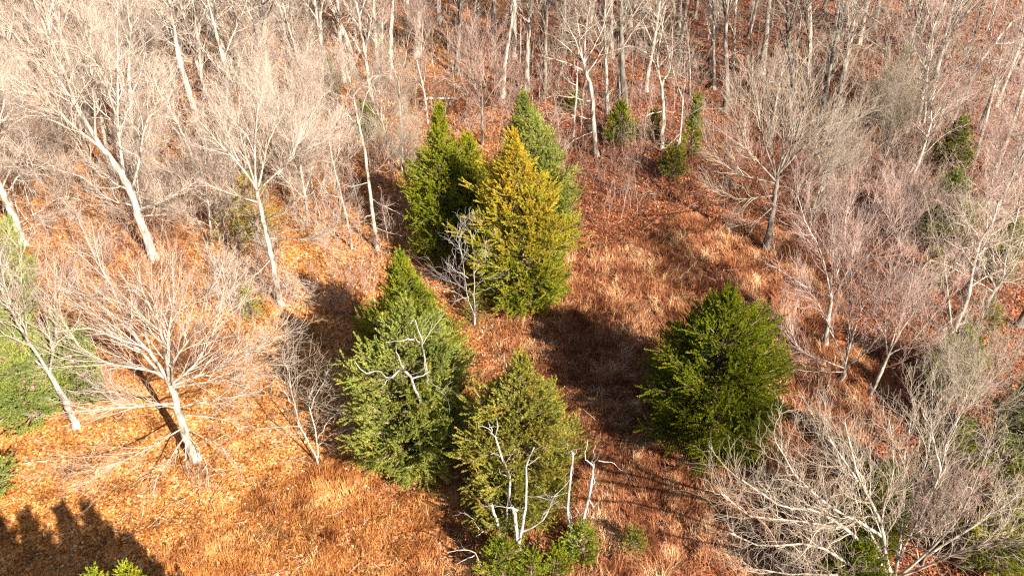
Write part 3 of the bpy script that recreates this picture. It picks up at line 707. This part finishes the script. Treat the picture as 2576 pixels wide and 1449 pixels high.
hero('oak_tree', 'bare tree with drooping twigs beside the narrow cedar above the clearing', 'tree',
  [(1705, 405), (1712, 330), (1718, 250)], .14, [
  (0, .08, [(1718, 255), (1722, 180), (1735, 90)]), (.2, .07, [(1718, 250), (1700, 180), (1690, 100)]),
  (-.6, .06, [(1712, 335), (1670, 370), (1640, 430)]), (-.6, .05, [(1710, 345), (1690, 410), (1685, 460)]),
  (-.3, .06, [(1715, 300), (1760, 270), (1790, 230)])], 'oak', 'grey', 't_grey', 38)
hero('forked_bare_tree', 'bare tree forking into a wide V near the top edge left of the fan crown', 'tree',
  [(1894, 238), (1892, 200), (1892, 165)], .17, [
  (0, .10, [(1892, 168), (1850, 90), (1815, 15)]), (.1, .10, [(1893, 168), (1924, 107), (1955, 25)]), (.2, .09, [(1892, 168), (1887, 83), (1890, -10)])], 'oak', 'grey', 't_grey', 39)
hero('bare_tree', 'dark-trunked bare tree with bleached stub boughs beside the tall narrow cedar, upper right', 'tree',
  [(2215, 358), (2224, 283), (2227, 183), (2228, 117)], .21, [
  (-.1, .10, [(2227, 125), (2167, 93), (2084, 73)]), (-.3, .09, [(2224, 140), (2167, 110), (2127, 117)]),
  (.1, .11, [(2228, 117), (2222, 70), (2184, 40), (2135, -5)]), (.2, .10, [(2228, 115), (2233, 60), (2225, 15)]),
  (-.2, .07, [(2228, 215), (2267, 167), (2300, 120)]), (-.5, .08, [(2226, 213), (2180, 205), (2137, 190), (2129, 173)]),
  (-.5, .07, [(2224, 278), (2200, 270), (2144, 297)]), (.3, .09, [(2229, 120), (2260, 60), (2290, 0)])], 'oak', 'brown', 't_grey', 40)
hero('tall_bare_tree', 'tall bare tree leaning slightly right near the upper right corner, dark at its foot', 'tree',
  [(2308, 315), (2327, 200), (2340, 100), (2350, 60)], .26, [
  (0, .14, [(2348, 70), (2370, 40), (2390, -20)]), (.1, .12, [(2347, 75), (2335, 30), (2325, -20)]), (-.2, .08, [(2365, 45), (2417, 20), (2480, -5)]),
  (-.3, .07, [(2333, 160), (2290, 120), (2260, 70)])], 'oak', 'grey', 't_grey', 41)
hero('forked_bare_tree', 'dark forked bare tree rising behind the bright cedar at upper right', 'tree',
  [(2412, 380), (2430, 267), (2440, 195)], .17, [
  (0, .10, [(2440, 198), (2446, 130), (2447, 60)]), (-.1, .08, [(2439, 200), (2415, 140), (2395, 95)]),
  (.2, .08, [(2440, 200), (2480, 150), (2530, 90)]), (-.4, .05, [(2432, 260), (2400, 280), (2365, 300)])], 'oak', 'brown', 't_grey', 42)
hero('leaning_bare_tree', 'pale bare tree leaning hard right behind the dark forked one', 'tree',
  [(2394, 310), (2434, 217), (2477, 140), (2550, 50)], .24, [
  (0, .13, [(2545, 58), (2600, 0), (2640, -60)]), (-.2, .09, [(2480, 138), (2490, 60), (2500, 0)]), (.1, .09, [(2500, 110), (2560, 100), (2610, 80)])], 'oak', 'pale', 't_pale', 43)
hero('leaning_bare_tree', 'thick pale trunk leaning at the right edge, sunlit low on its bark', 'tree',
  [(2498, 440), (2534, 350), (2564, 260), (2590, 150)], .28, [
  (0, .13, [(2585, 170), (2600, 80), (2620, 0)]), (-.3, .07, [(2550, 300), (2520, 250), (2510, 190)])], 'oak', 'pale', 't_pale', 44)
hero('slim_bare_tree', 'slim crooked bare tree between the fallen pale log and the right edge', 'tree',
  [(2397, 838), (2384, 733), (2374, 650)], .09, [
  (0, .05, [(2375, 655), (2345, 590), (2330, 520)]), (.2, .05, [(2375, 655), (2400, 590), (2420, 520)]), (-.3, .04, [(2380, 700), (2420, 660), (2450, 600)])], 'sap', 'grey', 't_grey', 45)

# bleached dead stems at the bottom centre
hero('dead_snag', 'white dead stem with a forked tip, tallest one in front of the olive cedar', 'dead tree',
  [(1270, 1395), (1272, 1340), (1275, 1298), (1283, 1205), (1265, 1158), (1245, 1095)], .11, [
  (0, .04, [(1245, 1096), (1239, 1080), (1234, 1062)]), (.1, .035, [(1246, 1096), (1251, 1078), (1250, 1060)]),
  (-.1, .02, [(1268, 1165), (1285, 1140), (1300, 1120)]), (0, .02, [(1250, 1100), (1225, 1075), (1205, 1072)]),
  (.2, .02, [(1262, 1150), (1248, 1135), (1240, 1125)]), (-.2, .02, [(1278, 1200), (1262, 1190), (1250, 1178)])], 'sparse', 'white', 't_white', 51, end=.45)
hero('dead_snag', 'white dead tree with several curved arms rising over the small bottom cedars', 'dead tree',
  [(1310, 1425), (1303, 1365), (1296, 1300), (1288, 1272)], .15, [
  (-.2, .07, [(1290, 1276), (1304, 1288), (1314, 1282)]), (-.1, .04, [(1289, 1275), (1280, 1270)]),
  (-.1, .10, [(1304, 1375), (1315, 1322), (1325, 1282), (1327, 1232), (1328, 1165), (1346, 1128)]),
  (-.3, .08, [(1303, 1340), (1339, 1327), (1369, 1298), (1387, 1248), (1394, 1240)]),
  (.1, .03, [(1387, 1250), (1410, 1238), (1426, 1234)]), (0, .03, [(1329, 1168), (1340, 1155), (1352, 1150)]),
  (-.5, .07, [(1308, 1385), (1335, 1392), (1334, 1430)])], 'sparse', 'white', 't_white', 52, end=.6)
hero('dead_snag', 'short broken white stump with one drooping arm, left of the curved dead arms', 'dead tree',
  [(1262, 1400), (1255, 1335), (1246, 1298), (1236, 1267)], .12, [
  (-.3, .055, [(1246, 1312), (1219, 1333), (1192, 1345)]), (-.3, .02, [(1210, 1335), (1190, 1312), (1170, 1300)])], 'sparse', 'white', 't_white', 53, end=.6)
hero('dead_snag', 'straight white dead stem with a snapped top right of the curved dead arms', 'dead tree',
  [(1434, 1370), (1432, 1325), (1429, 1265), (1436, 1198), (1442, 1137)], .12, [
  (0, .035, [(1442, 1140), (1452, 1134)]), (0, .035, [(1441, 1142), (1436, 1136)]),
  (-.1, .07, [(1440, 1345), (1443, 1310), (1434, 1270)]), (-.2, .04, [(1442, 1300), (1458, 1290), (1453, 1280)]),
  (-.4, .03, [(1438, 1330), (1448, 1350), (1453, 1362)])], 'none', 'white', 't_white', 54, end=.5)
hero('dead_snag', 'rightmost white dead stem, crowned with three upturned prongs', 'dead tree',
  [(1458, 1375), (1466, 1320), (1480, 1255), (1489, 1205), (1493, 1168)], .12, [
  (0, .045, [(1492, 1172), (1481, 1150), (1479, 1108)]), (.1, .045, [(1493, 1170), (1498, 1150), (1500, 1122)]),
  (-.1, .045, [(1494, 1168), (1510, 1150), (1517, 1130)]), (-.1, .025, [(1505, 1158), (1542, 1165), (1575, 1188)]),
  (-.1, .035, [(1487, 1225), (1497, 1212), (1501, 1203)]), (-.3, .03, [(1486, 1240), (1505, 1230), (1540, 1238)]),
  (-.3, .04, [(1482, 1255), (1492, 1275), (1511, 1256)]), (-.3, .025, [(1478, 1275), (1490, 1300), (1496, 1310)])], 'sparse', 'white', 't_white', 55, end=.5)
hero('dead_snag', 'white broken dead boughs poking out of the grey-green cedar', 'dead tree',
  [(1080, 1165), (1066, 1060), (1058, 1012), (1042, 975), (1033, 946)], .12, [
  (-.1, .075, [(1034, 948), (1013, 927), (985, 950), (959, 926), (929, 933), (902, 902)]),
  (0, .05, [(1036, 952), (1055, 945), (1076, 934)]),
  (.1, .07, [(1075, 980), (1069, 925), (1064, 893), (1055, 860), (1040, 806)], 3.2),
  (0, .04, [(1056, 862), (1040, 853), (1033, 840)]), (0, .035, [(1040, 807), (1026, 803)]),
  (-.2, .04, [(1013, 927), (1005, 900), (1000, 870)]), (0, .025, [(985, 950), (965, 960), (950, 975)]),
  (-.2, .045, [(1042, 853), (1015, 853), (974, 855)])], 'sparse', 'white', 't_white', 56, end=.6, fwd=-3.4)
hero('dead_snag', 'low grey dead branches sprawling at the bottom edge left of the small cedars', 'dead tree',
  [(1240, 1470), (1215, 1440)], .07, [
  (-.1, .05, [(1216, 1442), (1200, 1400), (1170, 1385), (1125, 1390)]), (-.1, .03, [(1195, 1395), (1160, 1410), (1148, 1420)]),
  (0, .05, [(1236, 1460), (1248, 1400), (1262, 1370)])], 'sparse', 'grey', 't_grey', 57)

# ================================================================== CEDARS
cedar('cedar_tree', 'large cedar glowing golden yellow over green at the centre', (1322, 775), 340, 148, 'f_yellow', 'egg', 61, topx=1288, dens=2.6)
cedar('cedar_tree', 'grey-green cedar directly behind the golden one', (1358, 610), 240, 120, 'f_grey', 'egg', 62, topx=1315)
cedar('cedar_tree', 'dark green cedar with a yellowish pointed tip, left of the golden one', (1118, 650), 275, 100, 'f_half', 'egg', 63, topx=1105)
cedar('cedar_tree', 'lighter green cedar between the pointed cedar and the golden one', (1185, 640), 345, 84, 'f_half', 'round', 64)
cedar('cedar_tree', 'bright green cedar whose narrow tip shows behind the grey-green one', (1052, 985), 648, 128, 'f_green', 'egg', 65, topx=1005)
cedar('cedar_tree', 'big grey-green cedar pierced by broken white dead boughs', (1040, 1165), 765, 188, 'f_grey', 'egg', 66, dens=2.6, topx=1020)
cedar('cedar_tree', 'broad olive cedar behind the white dead stems', (1300, 1300), 905, 172, 'f_olive', 'egg', 67, topx=1310, dens=2.3)
cedar('cedar_tree', 'rounded dark green cedar standing alone right of the clearing', (1778, 1122), 738, 208, 'f_dark', 'egg', 68, topx=1835, dens=2.6, lob=.12)
cedar('cedar_tree', 'small green cedar crowded under the curved white dead arms', (1265, 1470), 1372, 62, 'f_green', 'round', 69)
cedar('cedar_tree', 'small dark cedar at the bottom edge right of the curved dead arms', (1335, 1485), 1400, 42, 'f_green', 'round', 90)
cedar('cedar_bush', 'lime green rounded young cedar below the three-pronged dead stem', (1462, 1405), 1330, 46, 'f_pale', 'round', 70)
cedar('cedar_bush', 'small loose green cedar under the snapped dead stem', (1400, 1455), 1390, 36, 'f_green', 'round', 71)
cedar('cedar_tree', 'tall light green cedar at the left edge, its tip highest', (30, 900), 560, 100, 'f_soft', 'egg', 72, topx=18)
cedar('cedar_tree', 'light green cedar behind the forked pale tree at the left edge', (95, 1060), 740, 125, 'f_soft', 'egg', 73)
cedar('cedar_tree', 'soft green cedar showing between the forked tree and the large fanning tree', (225, 1010), 800, 75, 'f_soft', 'egg', 74)
cedar('cedar_tree', 'light green cedar cut by the left edge just above the dark corner shadow', (-25, 1245), 1080, 75, 'f_soft', 'egg', 75)
cedar('cedar_tree', 'olive cedar behind the bent white-limbed tree', (660, 625), 445, 92, 'f_olive', 'round', 76, dens=.6, nb=75)
cedar('cedar_bush', 'low olive cedar left of the bent white-limbed tree', (575, 610), 530, 52, 'f_olive', 'round', 77, dens=.6, nb=40)
cedar('cedar_tree', 'small bright green cedar right of the bare oak above the clearing', (1556, 365), 262, 52, 'f_green', 'cone', 78, leaf=.12)
cedar('cedar_tree', 'narrow green cedar right of the drooping bare tree above the clearing', (1735, 390), 250, 29, 'f_green', 'cone', 79, leaf=.12)
cedar('cedar_bush', 'low olive cedar under the drooping bare tree above the clearing', (1690, 450), 380, 44, 'f_olive', 'round', 80, leaf=.12)
cedar('cedar_bush', 'little dark cedar by the hanging bleached bough', (1642, 350), 290, 22, 'f_dark', 'cone', 81, leaf=.12)
cedar('cedar_bush', 'faint little cedar left of the oak trunk at the clearing edge', (1445, 285), 243, 24, 'f_olive', 'round', 82, leaf=.12)
cedar('cedar_tree', 'tall narrow cedar behind the dark trunk with stub boughs, upper right', (2222, 332), 125, 52, 'f_green', 'egg', 83, leaf=.12, dens=1.3)
cedar('cedar_tree', 'bright green cedar below the dark forked trunk, upper right', (2378, 440), 305, 56, 'f_green', 'egg', 84, leaf=.12)
cedar('cedar_tree', 'hazy green cedar veiled by twigs below the bright one, right side', (2345, 610), 440, 92, 'f_soft', 'egg', 85)
cedar('cedar_bush', 'soft green cedar behind the double trunk near the right edge, mid height', (2500, 700), 560, 60, 'f_soft', 'egg', 107)
cedar('cedar_bush', 'low green cedar left of the dark forked trunk, upper right', (2300, 560), 470, 46, 'f_green', 'egg', 108)
cedar('cedar_bush', 'low olive cedar right of the pinkish bushy tree', (2335, 715), 640, 42, 'f_olive', 'round', 86)
cedar('cedar_tree', 'green cedar behind the tips of the bottom right giant', (2380, 985), 835, 84, 'f_green', 'egg', 87)
cedar('cedar_tree', 'pale green cedar cut by the right edge in the lower right', (2530, 1180), 930, 105, 'f_soft', 'egg', 88)
cedar('cedar_tree', 'dark cedar seen through the limbs of the bottom right giant, left side', (2150, 1400), 1180, 110, 'f_dark', 'round', 89, dens=1.2)
cedar('cedar_tree', 'green cedar seen through the right limbs of the bottom right giant', (2490, 1430), 1170, 130, 'f_green', 'egg', 91, dens=1.2)
cedar('cedar_tree', 'dark cedar seen through the middle limbs of the bottom right giant', (2330, 1290), 1070, 95, 'f_dark', 'egg', 92, dens=1.2)
cedar('cedar_bush', 'small bright cedar beside a pale leaning stem, top left of centre', (835, 235), 157, 28, 'f_green', 'cone', 93, leaf=.12)
cedar('cedar_bush', 'small faded cedar among pale trunks at the upper left', (596, 205), 125, 30, 'f_olive', 'cone', 94, leaf=.12)
cedar('cedar_bush', 'dim grey-green cedar right of the tall thin pale stem, centre left', (925, 345), 270, 48, 'f_grey', 'round', 95, leaf=.12, dens=.6)
cedar('cedar_bush', 'young cedar low in the olive grass, right of the lime one', (1590, 1395), 1345, 34, 'f_olive', 'round', 96, dens=.6)
cedar('cedar_bush', 'low cedar tuft at the foot of the twin stems by the golden cedar', (1195, 800), 745, 34, 'f_olive', 'round', 97, dens=.6)
cedar('cedar_bush', 'small dim cedar left of the bent white-limbed tree, by the shadow', (637, 800), 735, 34, 'f_grey', 'round', 98, dens=.6)
cedar('cedar_bush', 'small dull cedar near the right edge beside a crossing pale limb', (2480, 840), 780, 36, 'f_olive', 'round', 99, dens=.7)
# two near trees whose tips just reach the frame and throw the corner shadow
cedar('cedar_tree', 'green cedar at the bottom edge under the left limbs of the bottom right giant', (2110, 1550), 1385, 110, 'f_dark', 'egg', 106)
x_, y_ = ground(325, 1452, 9.5)
cedar('cedar_tree', 'bright cedar tip poking in at the bottom edge, right one of two', None, None, 150, 'f_green', 'cone', 101, xy=(x_, y_), h=9.5)
x_, y_ = ground(235, 1464, 9.8)
cedar('cedar_tree', 'bright cedar tip poking in at the bottom edge, left one of two', None, None, 170, 'f_green', 'cone', 102, xy=(x_, y_), h=9.8)

for px_, py_, h_, hw_, sd_n, lb in ((110, 1500, 10.5, 190, 103, 'cedar just below the frame at the lower left, seen only as the dark corner shadow'),
                            (440, 1530, 8.0, 150, 104, 'cedar just below the frame whose shadow ends the dark corner on its right'),
                            (-20, 1500, 11.0, 190, 105, 'cedar beyond the lower left corner, shading the leaves at the edge')):
    x_, y_ = ground(px_, py_, h_)
    cedar('cedar_tree', lb, None, None, hw_, 'f_green', 'cone', sd_n, xy=(x_, y_), h=h_)

# ================================================================== FOREST BEHIND
T_ = bg_tree
# top centre: trunks read from the photograph (foot, point on the trunk)
for k, (b0, tp, fat, bk) in enumerate([
  ((925, 110), (915, 0), 1.25, 'brown'), ((982, 205), (975, 0), 1.05, 'grey'), ((1049, 142), (1055, 0), 1.3, 'grey'), ((1025, 62), (1020, 0), 1.2, 'grey'),
  ((1104, 62), (1105, 0), .9, 'grey'), ((1149, 70), (1162, 0), .8, 'grey'), ((1192, 70), (1192, 0), .8, 'grey'), ((1369, 250), (1369, 0), 1.0, 'brown'),
  ((1325, 236), (1319, 0), .8, 'grey'), ((1265, 250), (1269, 100), .8, 'grey'), ((1529, 283), (1525, 83), .75, 'grey'),
  ((1539, 150), (1545, 0), .9, 'grey'), ((1625, 230), (1629, 83), .9, 'grey'), ((1584, 72), (1587, 0), 1.1, 'grey'), ((864, 205), (859, 33), 1.0, 'pale'),
  ((892, 182), (865, 60), 1.1, 'grey'), ((937, 270), (909, 83), .8, 'grey'), ((1572, 270), (1574, 150), 1.05, 'brown'), ((1552, 256), (1569, 160), .85, 'grey'),
  ((683, 295), (663, 100), 1.35, 'pale'), ((737, 232), (720, 143), .9, 'pale'), ((853, 280), (810, 133), .9, 'pale'), ((590, 378), (570, 230), 1.15, 'pale'),
  ((533, 398), (493, 267), 1.2, 'pale'), ((457, 180), (450, 90), 1.1, 'brown'), ((347, 290), (340, 200), .9, 'pale'), ((243, 190), (193, 100), 1.1, 'grey'),
  ((320, 320), (308, 217), 1.0, 'pale'), ((345, 470), (335, 333), 1.0, 'pale'), ((290, 480), (270, 350), .8, 'grey'), ((110, 240), (70, 180), 1.3, 'pale'), ((650, 130), (640, 50), 1.1, 'brown'),
  ((775, 60), (770, 0), 1.1, 'grey'), ((1827, 276), (1829, 93), .95, 'brown'), ((1797, 222), (1795, 133), .6, 'grey'), ((1844, 205), (1846, 100), .8, 'grey'),
  ((1994, 262), (2012, 80), 1.1, 'brown'), ((2034, 190), (2045, 50), 1.0, 'grey'), ((2330, 296), (2380, 130), .95, 'pale'), ((2464, 328), (2510, 200), .75, 'pale'),
  ((2507, 262), (2550, 160), .75, 'pale'), ((2560, 400), (2590, 300), .8, 'grey'), ((2125, 165), (2160, 60), .9, 'grey'), ((1705, 90), (1708, 0), .9, 'grey')]):
    tw = {'pale': 't_pale', 'brown': 't_grey', 'grey': ('t_grey', 't_pink')[k % 2]}[bk]
    T_(*b0, kind='forest', i=k % 6, top=tp, fat=fat, bk=bk, tw=tw, h=float(rng.uniform(14.5, 18.5)))
# fill the wood between them
taken = [(p[3], p[4]) for p in PENDING]
def free(x, y, d): return all((x-a)**2+(y-b)**2 > d*d for a, b in taken)
def scatter(n, region, kinds, d, rr):
    done = 0
    for _ in range(n*60):
        if done >= n: break
        px, py = rr.uniform(region[0], region[2]), rr.uniform(region[1], region[3])
        x, y = ground(px, py)
        if not free(x, y, d) or grassy(np.array([x]), np.array([y]))[0] > -.25: continue
        taken.append((x, y)); done += 1
        kd = kinds[rr.integers(len(kinds))]
        left = px < 900
        bk = ('pale', 'grey', 'pale')[rr.integers(3)] if left else ('grey', 'brown', 'grey')[rr.integers(3)]
        tw = 't_pale' if left else ('t_pink', 't_grey')[rr.integers(2)]
        h = dict(forest=rr.uniform(12, 17), fan=rr.uniform(7, 11), oak=rr.uniform(11, 15), sap=rr.uniform(3.5, 8), dead=rr.uniform(5, 10), shrub=rr.uniform(1.6, 3.6))[kd]
        T_(px, py, kind=kd, i=int(rr.integers(dict(forest=6, fan=3, oak=3, sap=4, dead=2, shrub=3)[kd])), h=float(h), bk=bk, tw=tw, fat=float(rr.uniform(.8, 1.15)),
           lean=(float(rr.normal(0, .04)), float(rr.normal(0, .04))))
rr = np.random.default_rng(42)
scatter(26, (-60, -60, 880, 330), ['forest', 'forest', 'fan', 'oak'], 3.4, rr)
scatter(9, (-40, 300, 560, 560), ['fan', 'sap', 'oak'], 3.4, rr)
scatter(34, (880, -60, 1800, 170), ['forest', 'forest', 'oak', 'fan'], 3.4, rr)
scatter(22, (1760, -60, 2640, 240), ['forest', 'forest', 'oak'], 3.2, rr)
scatter(6, (2200, 330, 2620, 820), ['oak', 'sap'], 3.0, rr)
scatter(26, (-20, 0, 900, 420), ['sap', 'sap', 'dead'], 1.6, rr)
scatter(44, (860, 20, 1780, 370), ['sap', 'sap', 'sap', 'dead'], 1.6, rr)
scatter(30, (1760, 20, 2600, 560), ['sap', 'sap', 'dead'], 1.6, rr)
scatter(12, (1980, 560, 2600, 1000), ['sap', 'sap'], 1.8, rr)
scatter(8, (620, 420, 1000, 600), ['sap'], 1.6, rr)
scatter(9, (2050, 1050, 2620, 1430), ['sap', 'fan'], 2.0, rr)
scatter(30, (-40, 0, 900, 300), ['forest', 'fan', 'sap'], 2.2, rr)
scatter(24, (880, -60, 1800, 200), ['forest', 'sap', 'fan'], 2.2, rr)
scatter(16, (1800, -60, 2640, 360), ['forest', 'sap'], 2.2, rr)
scatter(20, (440, 330, 1080, 640), ['shrub'], 1.5, rr)
scatter(16, (-20, 420, 420, 800), ['shrub', 'sap'], 1.5, rr)
scatter(30, (880, 60, 1800, 400), ['shrub'], 1.5, rr)
scatter(26, (1900, 260, 2620, 1020), ['shrub', 'shrub', 'sap'], 1.5, rr)
scatter(14, (1880, 1020, 2600, 1440), ['shrub'], 1.5, rr)
scatter(8, (600, 640, 760, 900), ['shrub'], 1.3, rr)
scatter(24, (-40, 0, 900, 330), ['sap', 'forest'], 1.5, rr)
scatter(40, (880, -60, 1900, 300), ['sap', 'sap', 'forest'], 1.5, rr)
scatter(26, (1880, 0, 2620, 400), ['sap', 'forest'], 1.5, rr)
scatter(22, (1980, 330, 2620, 1000), ['fan', 'sap', 'oak', 'sap'], 2.0, rr)
scatter(14, (440, 330, 900, 620), ['sap', 'fan', 'sap'], 1.8, rr)
scatter(20, (180, 60, 900, 480), ['sap', 'forest', 'sap'], 1.6, rr)
scatter(16, (2000, 420, 2620, 940), ['sap', 'shrub'], 1.5, rr)
scatter(34, (430, 300, 1040, 620), ['sap', 'shrub', 'sap', 'fan'], 1.4, rr)
scatter(26, (-20, 230, 460, 620), ['sap', 'shrub', 'fan'], 1.5, rr)
scatter(10, (540, 620, 700, 900), ['shrub', 'sap'], 1.2, rr)
# saplings still holding brown leaves, right side
for k, (px, py) in enumerate([(2180, 480), (2240, 440), (2280, 500), (2320, 400), (2420, 330), (2150, 540), (2470, 420), (2500, 350), (2210, 560), (980, 640), (1130, 180), (1700, 200)]):
    T_(px, py, kind='sap', i=k % 4, h=5+k % 3, bk='grey', tw='t_brown', leaves=.16, word='brown-leaved sapling')

# labels for the background trees: look + where among its neighbours
ORD = ['leftmost', 'second from left', 'third from left', 'fourth from left', 'fifth from left', 'sixth from left', 'seventh from left', 'eighth from left',
       'ninth from left', 'tenth from left', 'eleventh from left', 'twelfth from left', 'thirteenth from left', 'fourteenth from left']
COLS = [(-999, 260, 'over the left edge'), (260, 560, 'above the giant bare tree'), (560, 880, 'above the bent white-limbed tree'), (880, 1130, 'above the yellowish pointed cedar'),
        (1130, 1400, 'above the golden cedar'), (1400, 1640, 'around the large bare oak'), (1640, 1880, 'above the lone dark cedar'),
        (1880, 2160, 'behind the dense fan crown'), (2160, 2380, 'near the narrow right cedar'), (2380, 9999, 'towards the right edge')]
def row(py):
    return 'at the very top' if py < 60 else 'high up' if py < 160 else 'upper wood' if py < 290 else 'middle wood' if py < 520 else 'low down'
cells = {}
for p in PENDING:
    root, kind, bk, x, y, h, word, lx, lv = p
    px, py = project(x, y, 0)
    c = next(n for a, b, n in COLS if a <= px < b)
    look = {'pale': 'pale', 'grey': 'grey', 'brown': 'dark-trunked'}[bk]
    nm = word or look+' '+{'forest': 'tall bare tree', 'fan': 'broom-crowned tree', 'oak': 'crooked bare tree', 'sap': 'thin sapling', 'dead': 'sparse dead tree', 'shrub': 'twiggy bare shrub'}[kind]
    cells.setdefault((nm, c, row(py)), []).append((px, root))
for (nm, c, rw), l in cells.items():
    l.sort(key=lambda a: a[0])
    for k, (px, root) in enumerate(l):
        root['label'] = f'{nm} {rw} {c}' + ('' if len(l) == 1 else ', '+ORD[min(k, 13)])
        root['group'] = {'tree': 'bare trees of the wood behind', 'sapling': 'saplings of the wood behind', 'shrub': 'bare shrubs under the trees'}[root['category']]

# ================================================================== LOGS
def log(label, a, b_, r0, bk='pale', stubs=2, seed=1, lift=.1):
    r = np.random.default_rng(seed); (x0, y0), (x1, y1) = ground(*a), ground(*b_)
    cx, cy = (x0+x1)/2, (y0+y1)/2
    root = empty('fallen_log', (cx, cy, float(gz(cx, cy))), label, 'log', 'fallen logs and poles'); u = np.linspace(0, 1, 9)
    P = np.stack([x0+(x1-x0)*u-cx, y0+(y1-y0)*u-cy, 0*u+r0*.8+lift+.08*np.sin(u*3)], 1); P[1:-1] += r.normal(0, .05, (7, 3))
    rad = r0*(1-.55*u); rad[0] *= .8
    V, f = tubes(P[None], rad[None], 8)
    caps = np.array([np.arange(8)[::-1], 64+np.arange(8)])
    link('log', mesh_np('log', V, [f, caps], M[bk], smooth=True), root)
    S, D, l, rr_ = kids(r, P[None], rad[None], np.array([plen(P)]), stubs, .3, (.6, 1.1), (.15, .35), .35, rf=.4)
    PP = grow(r, S, D, l, 6, .12, .02); V, f = tubes(PP, taper(rr_, 6, .3), 5); link('branches', mesh_np('branches', V, [f], M[bk]), root)
log('pale fallen log lying near the right edge below the crooked slim tree', (2365, 842), (2450, 813), .13, seed=1)
log('fallen log lying across the floor left of the pinkish fan crown', (1058, 259), (1150, 256), .16, 'grey', seed=2)
log('thin pale pole lying on the orange leaves near the left edge', (60, 1169), (145, 1165), .05, seed=3, stubs=1)
log('two-branched pale log in the orange gap right of the giant tree', (470, 477), (520, 472), .12, seed=4)
log('long bleached fallen bough right of the giant tree', (395, 425), (545, 403), .12, seed=5, stubs=4)
log('fallen trunk lying in the dark hollow above the left cedar tip', (1120, 272), (1180, 240), .14, 'brown', seed=6)
log('short pale log behind the bright cedar at upper right', (2360, 290), (2385, 302), .13, seed=7)
log('small fallen grey branch by the lone pair of oaks at the clearing head', (1570, 400), (1620, 425), .06, 'grey', seed=8)
print('objects', len(bpy.data.objects), 'polys', sum(len(m.polygons) for m in bpy.data.meshes))
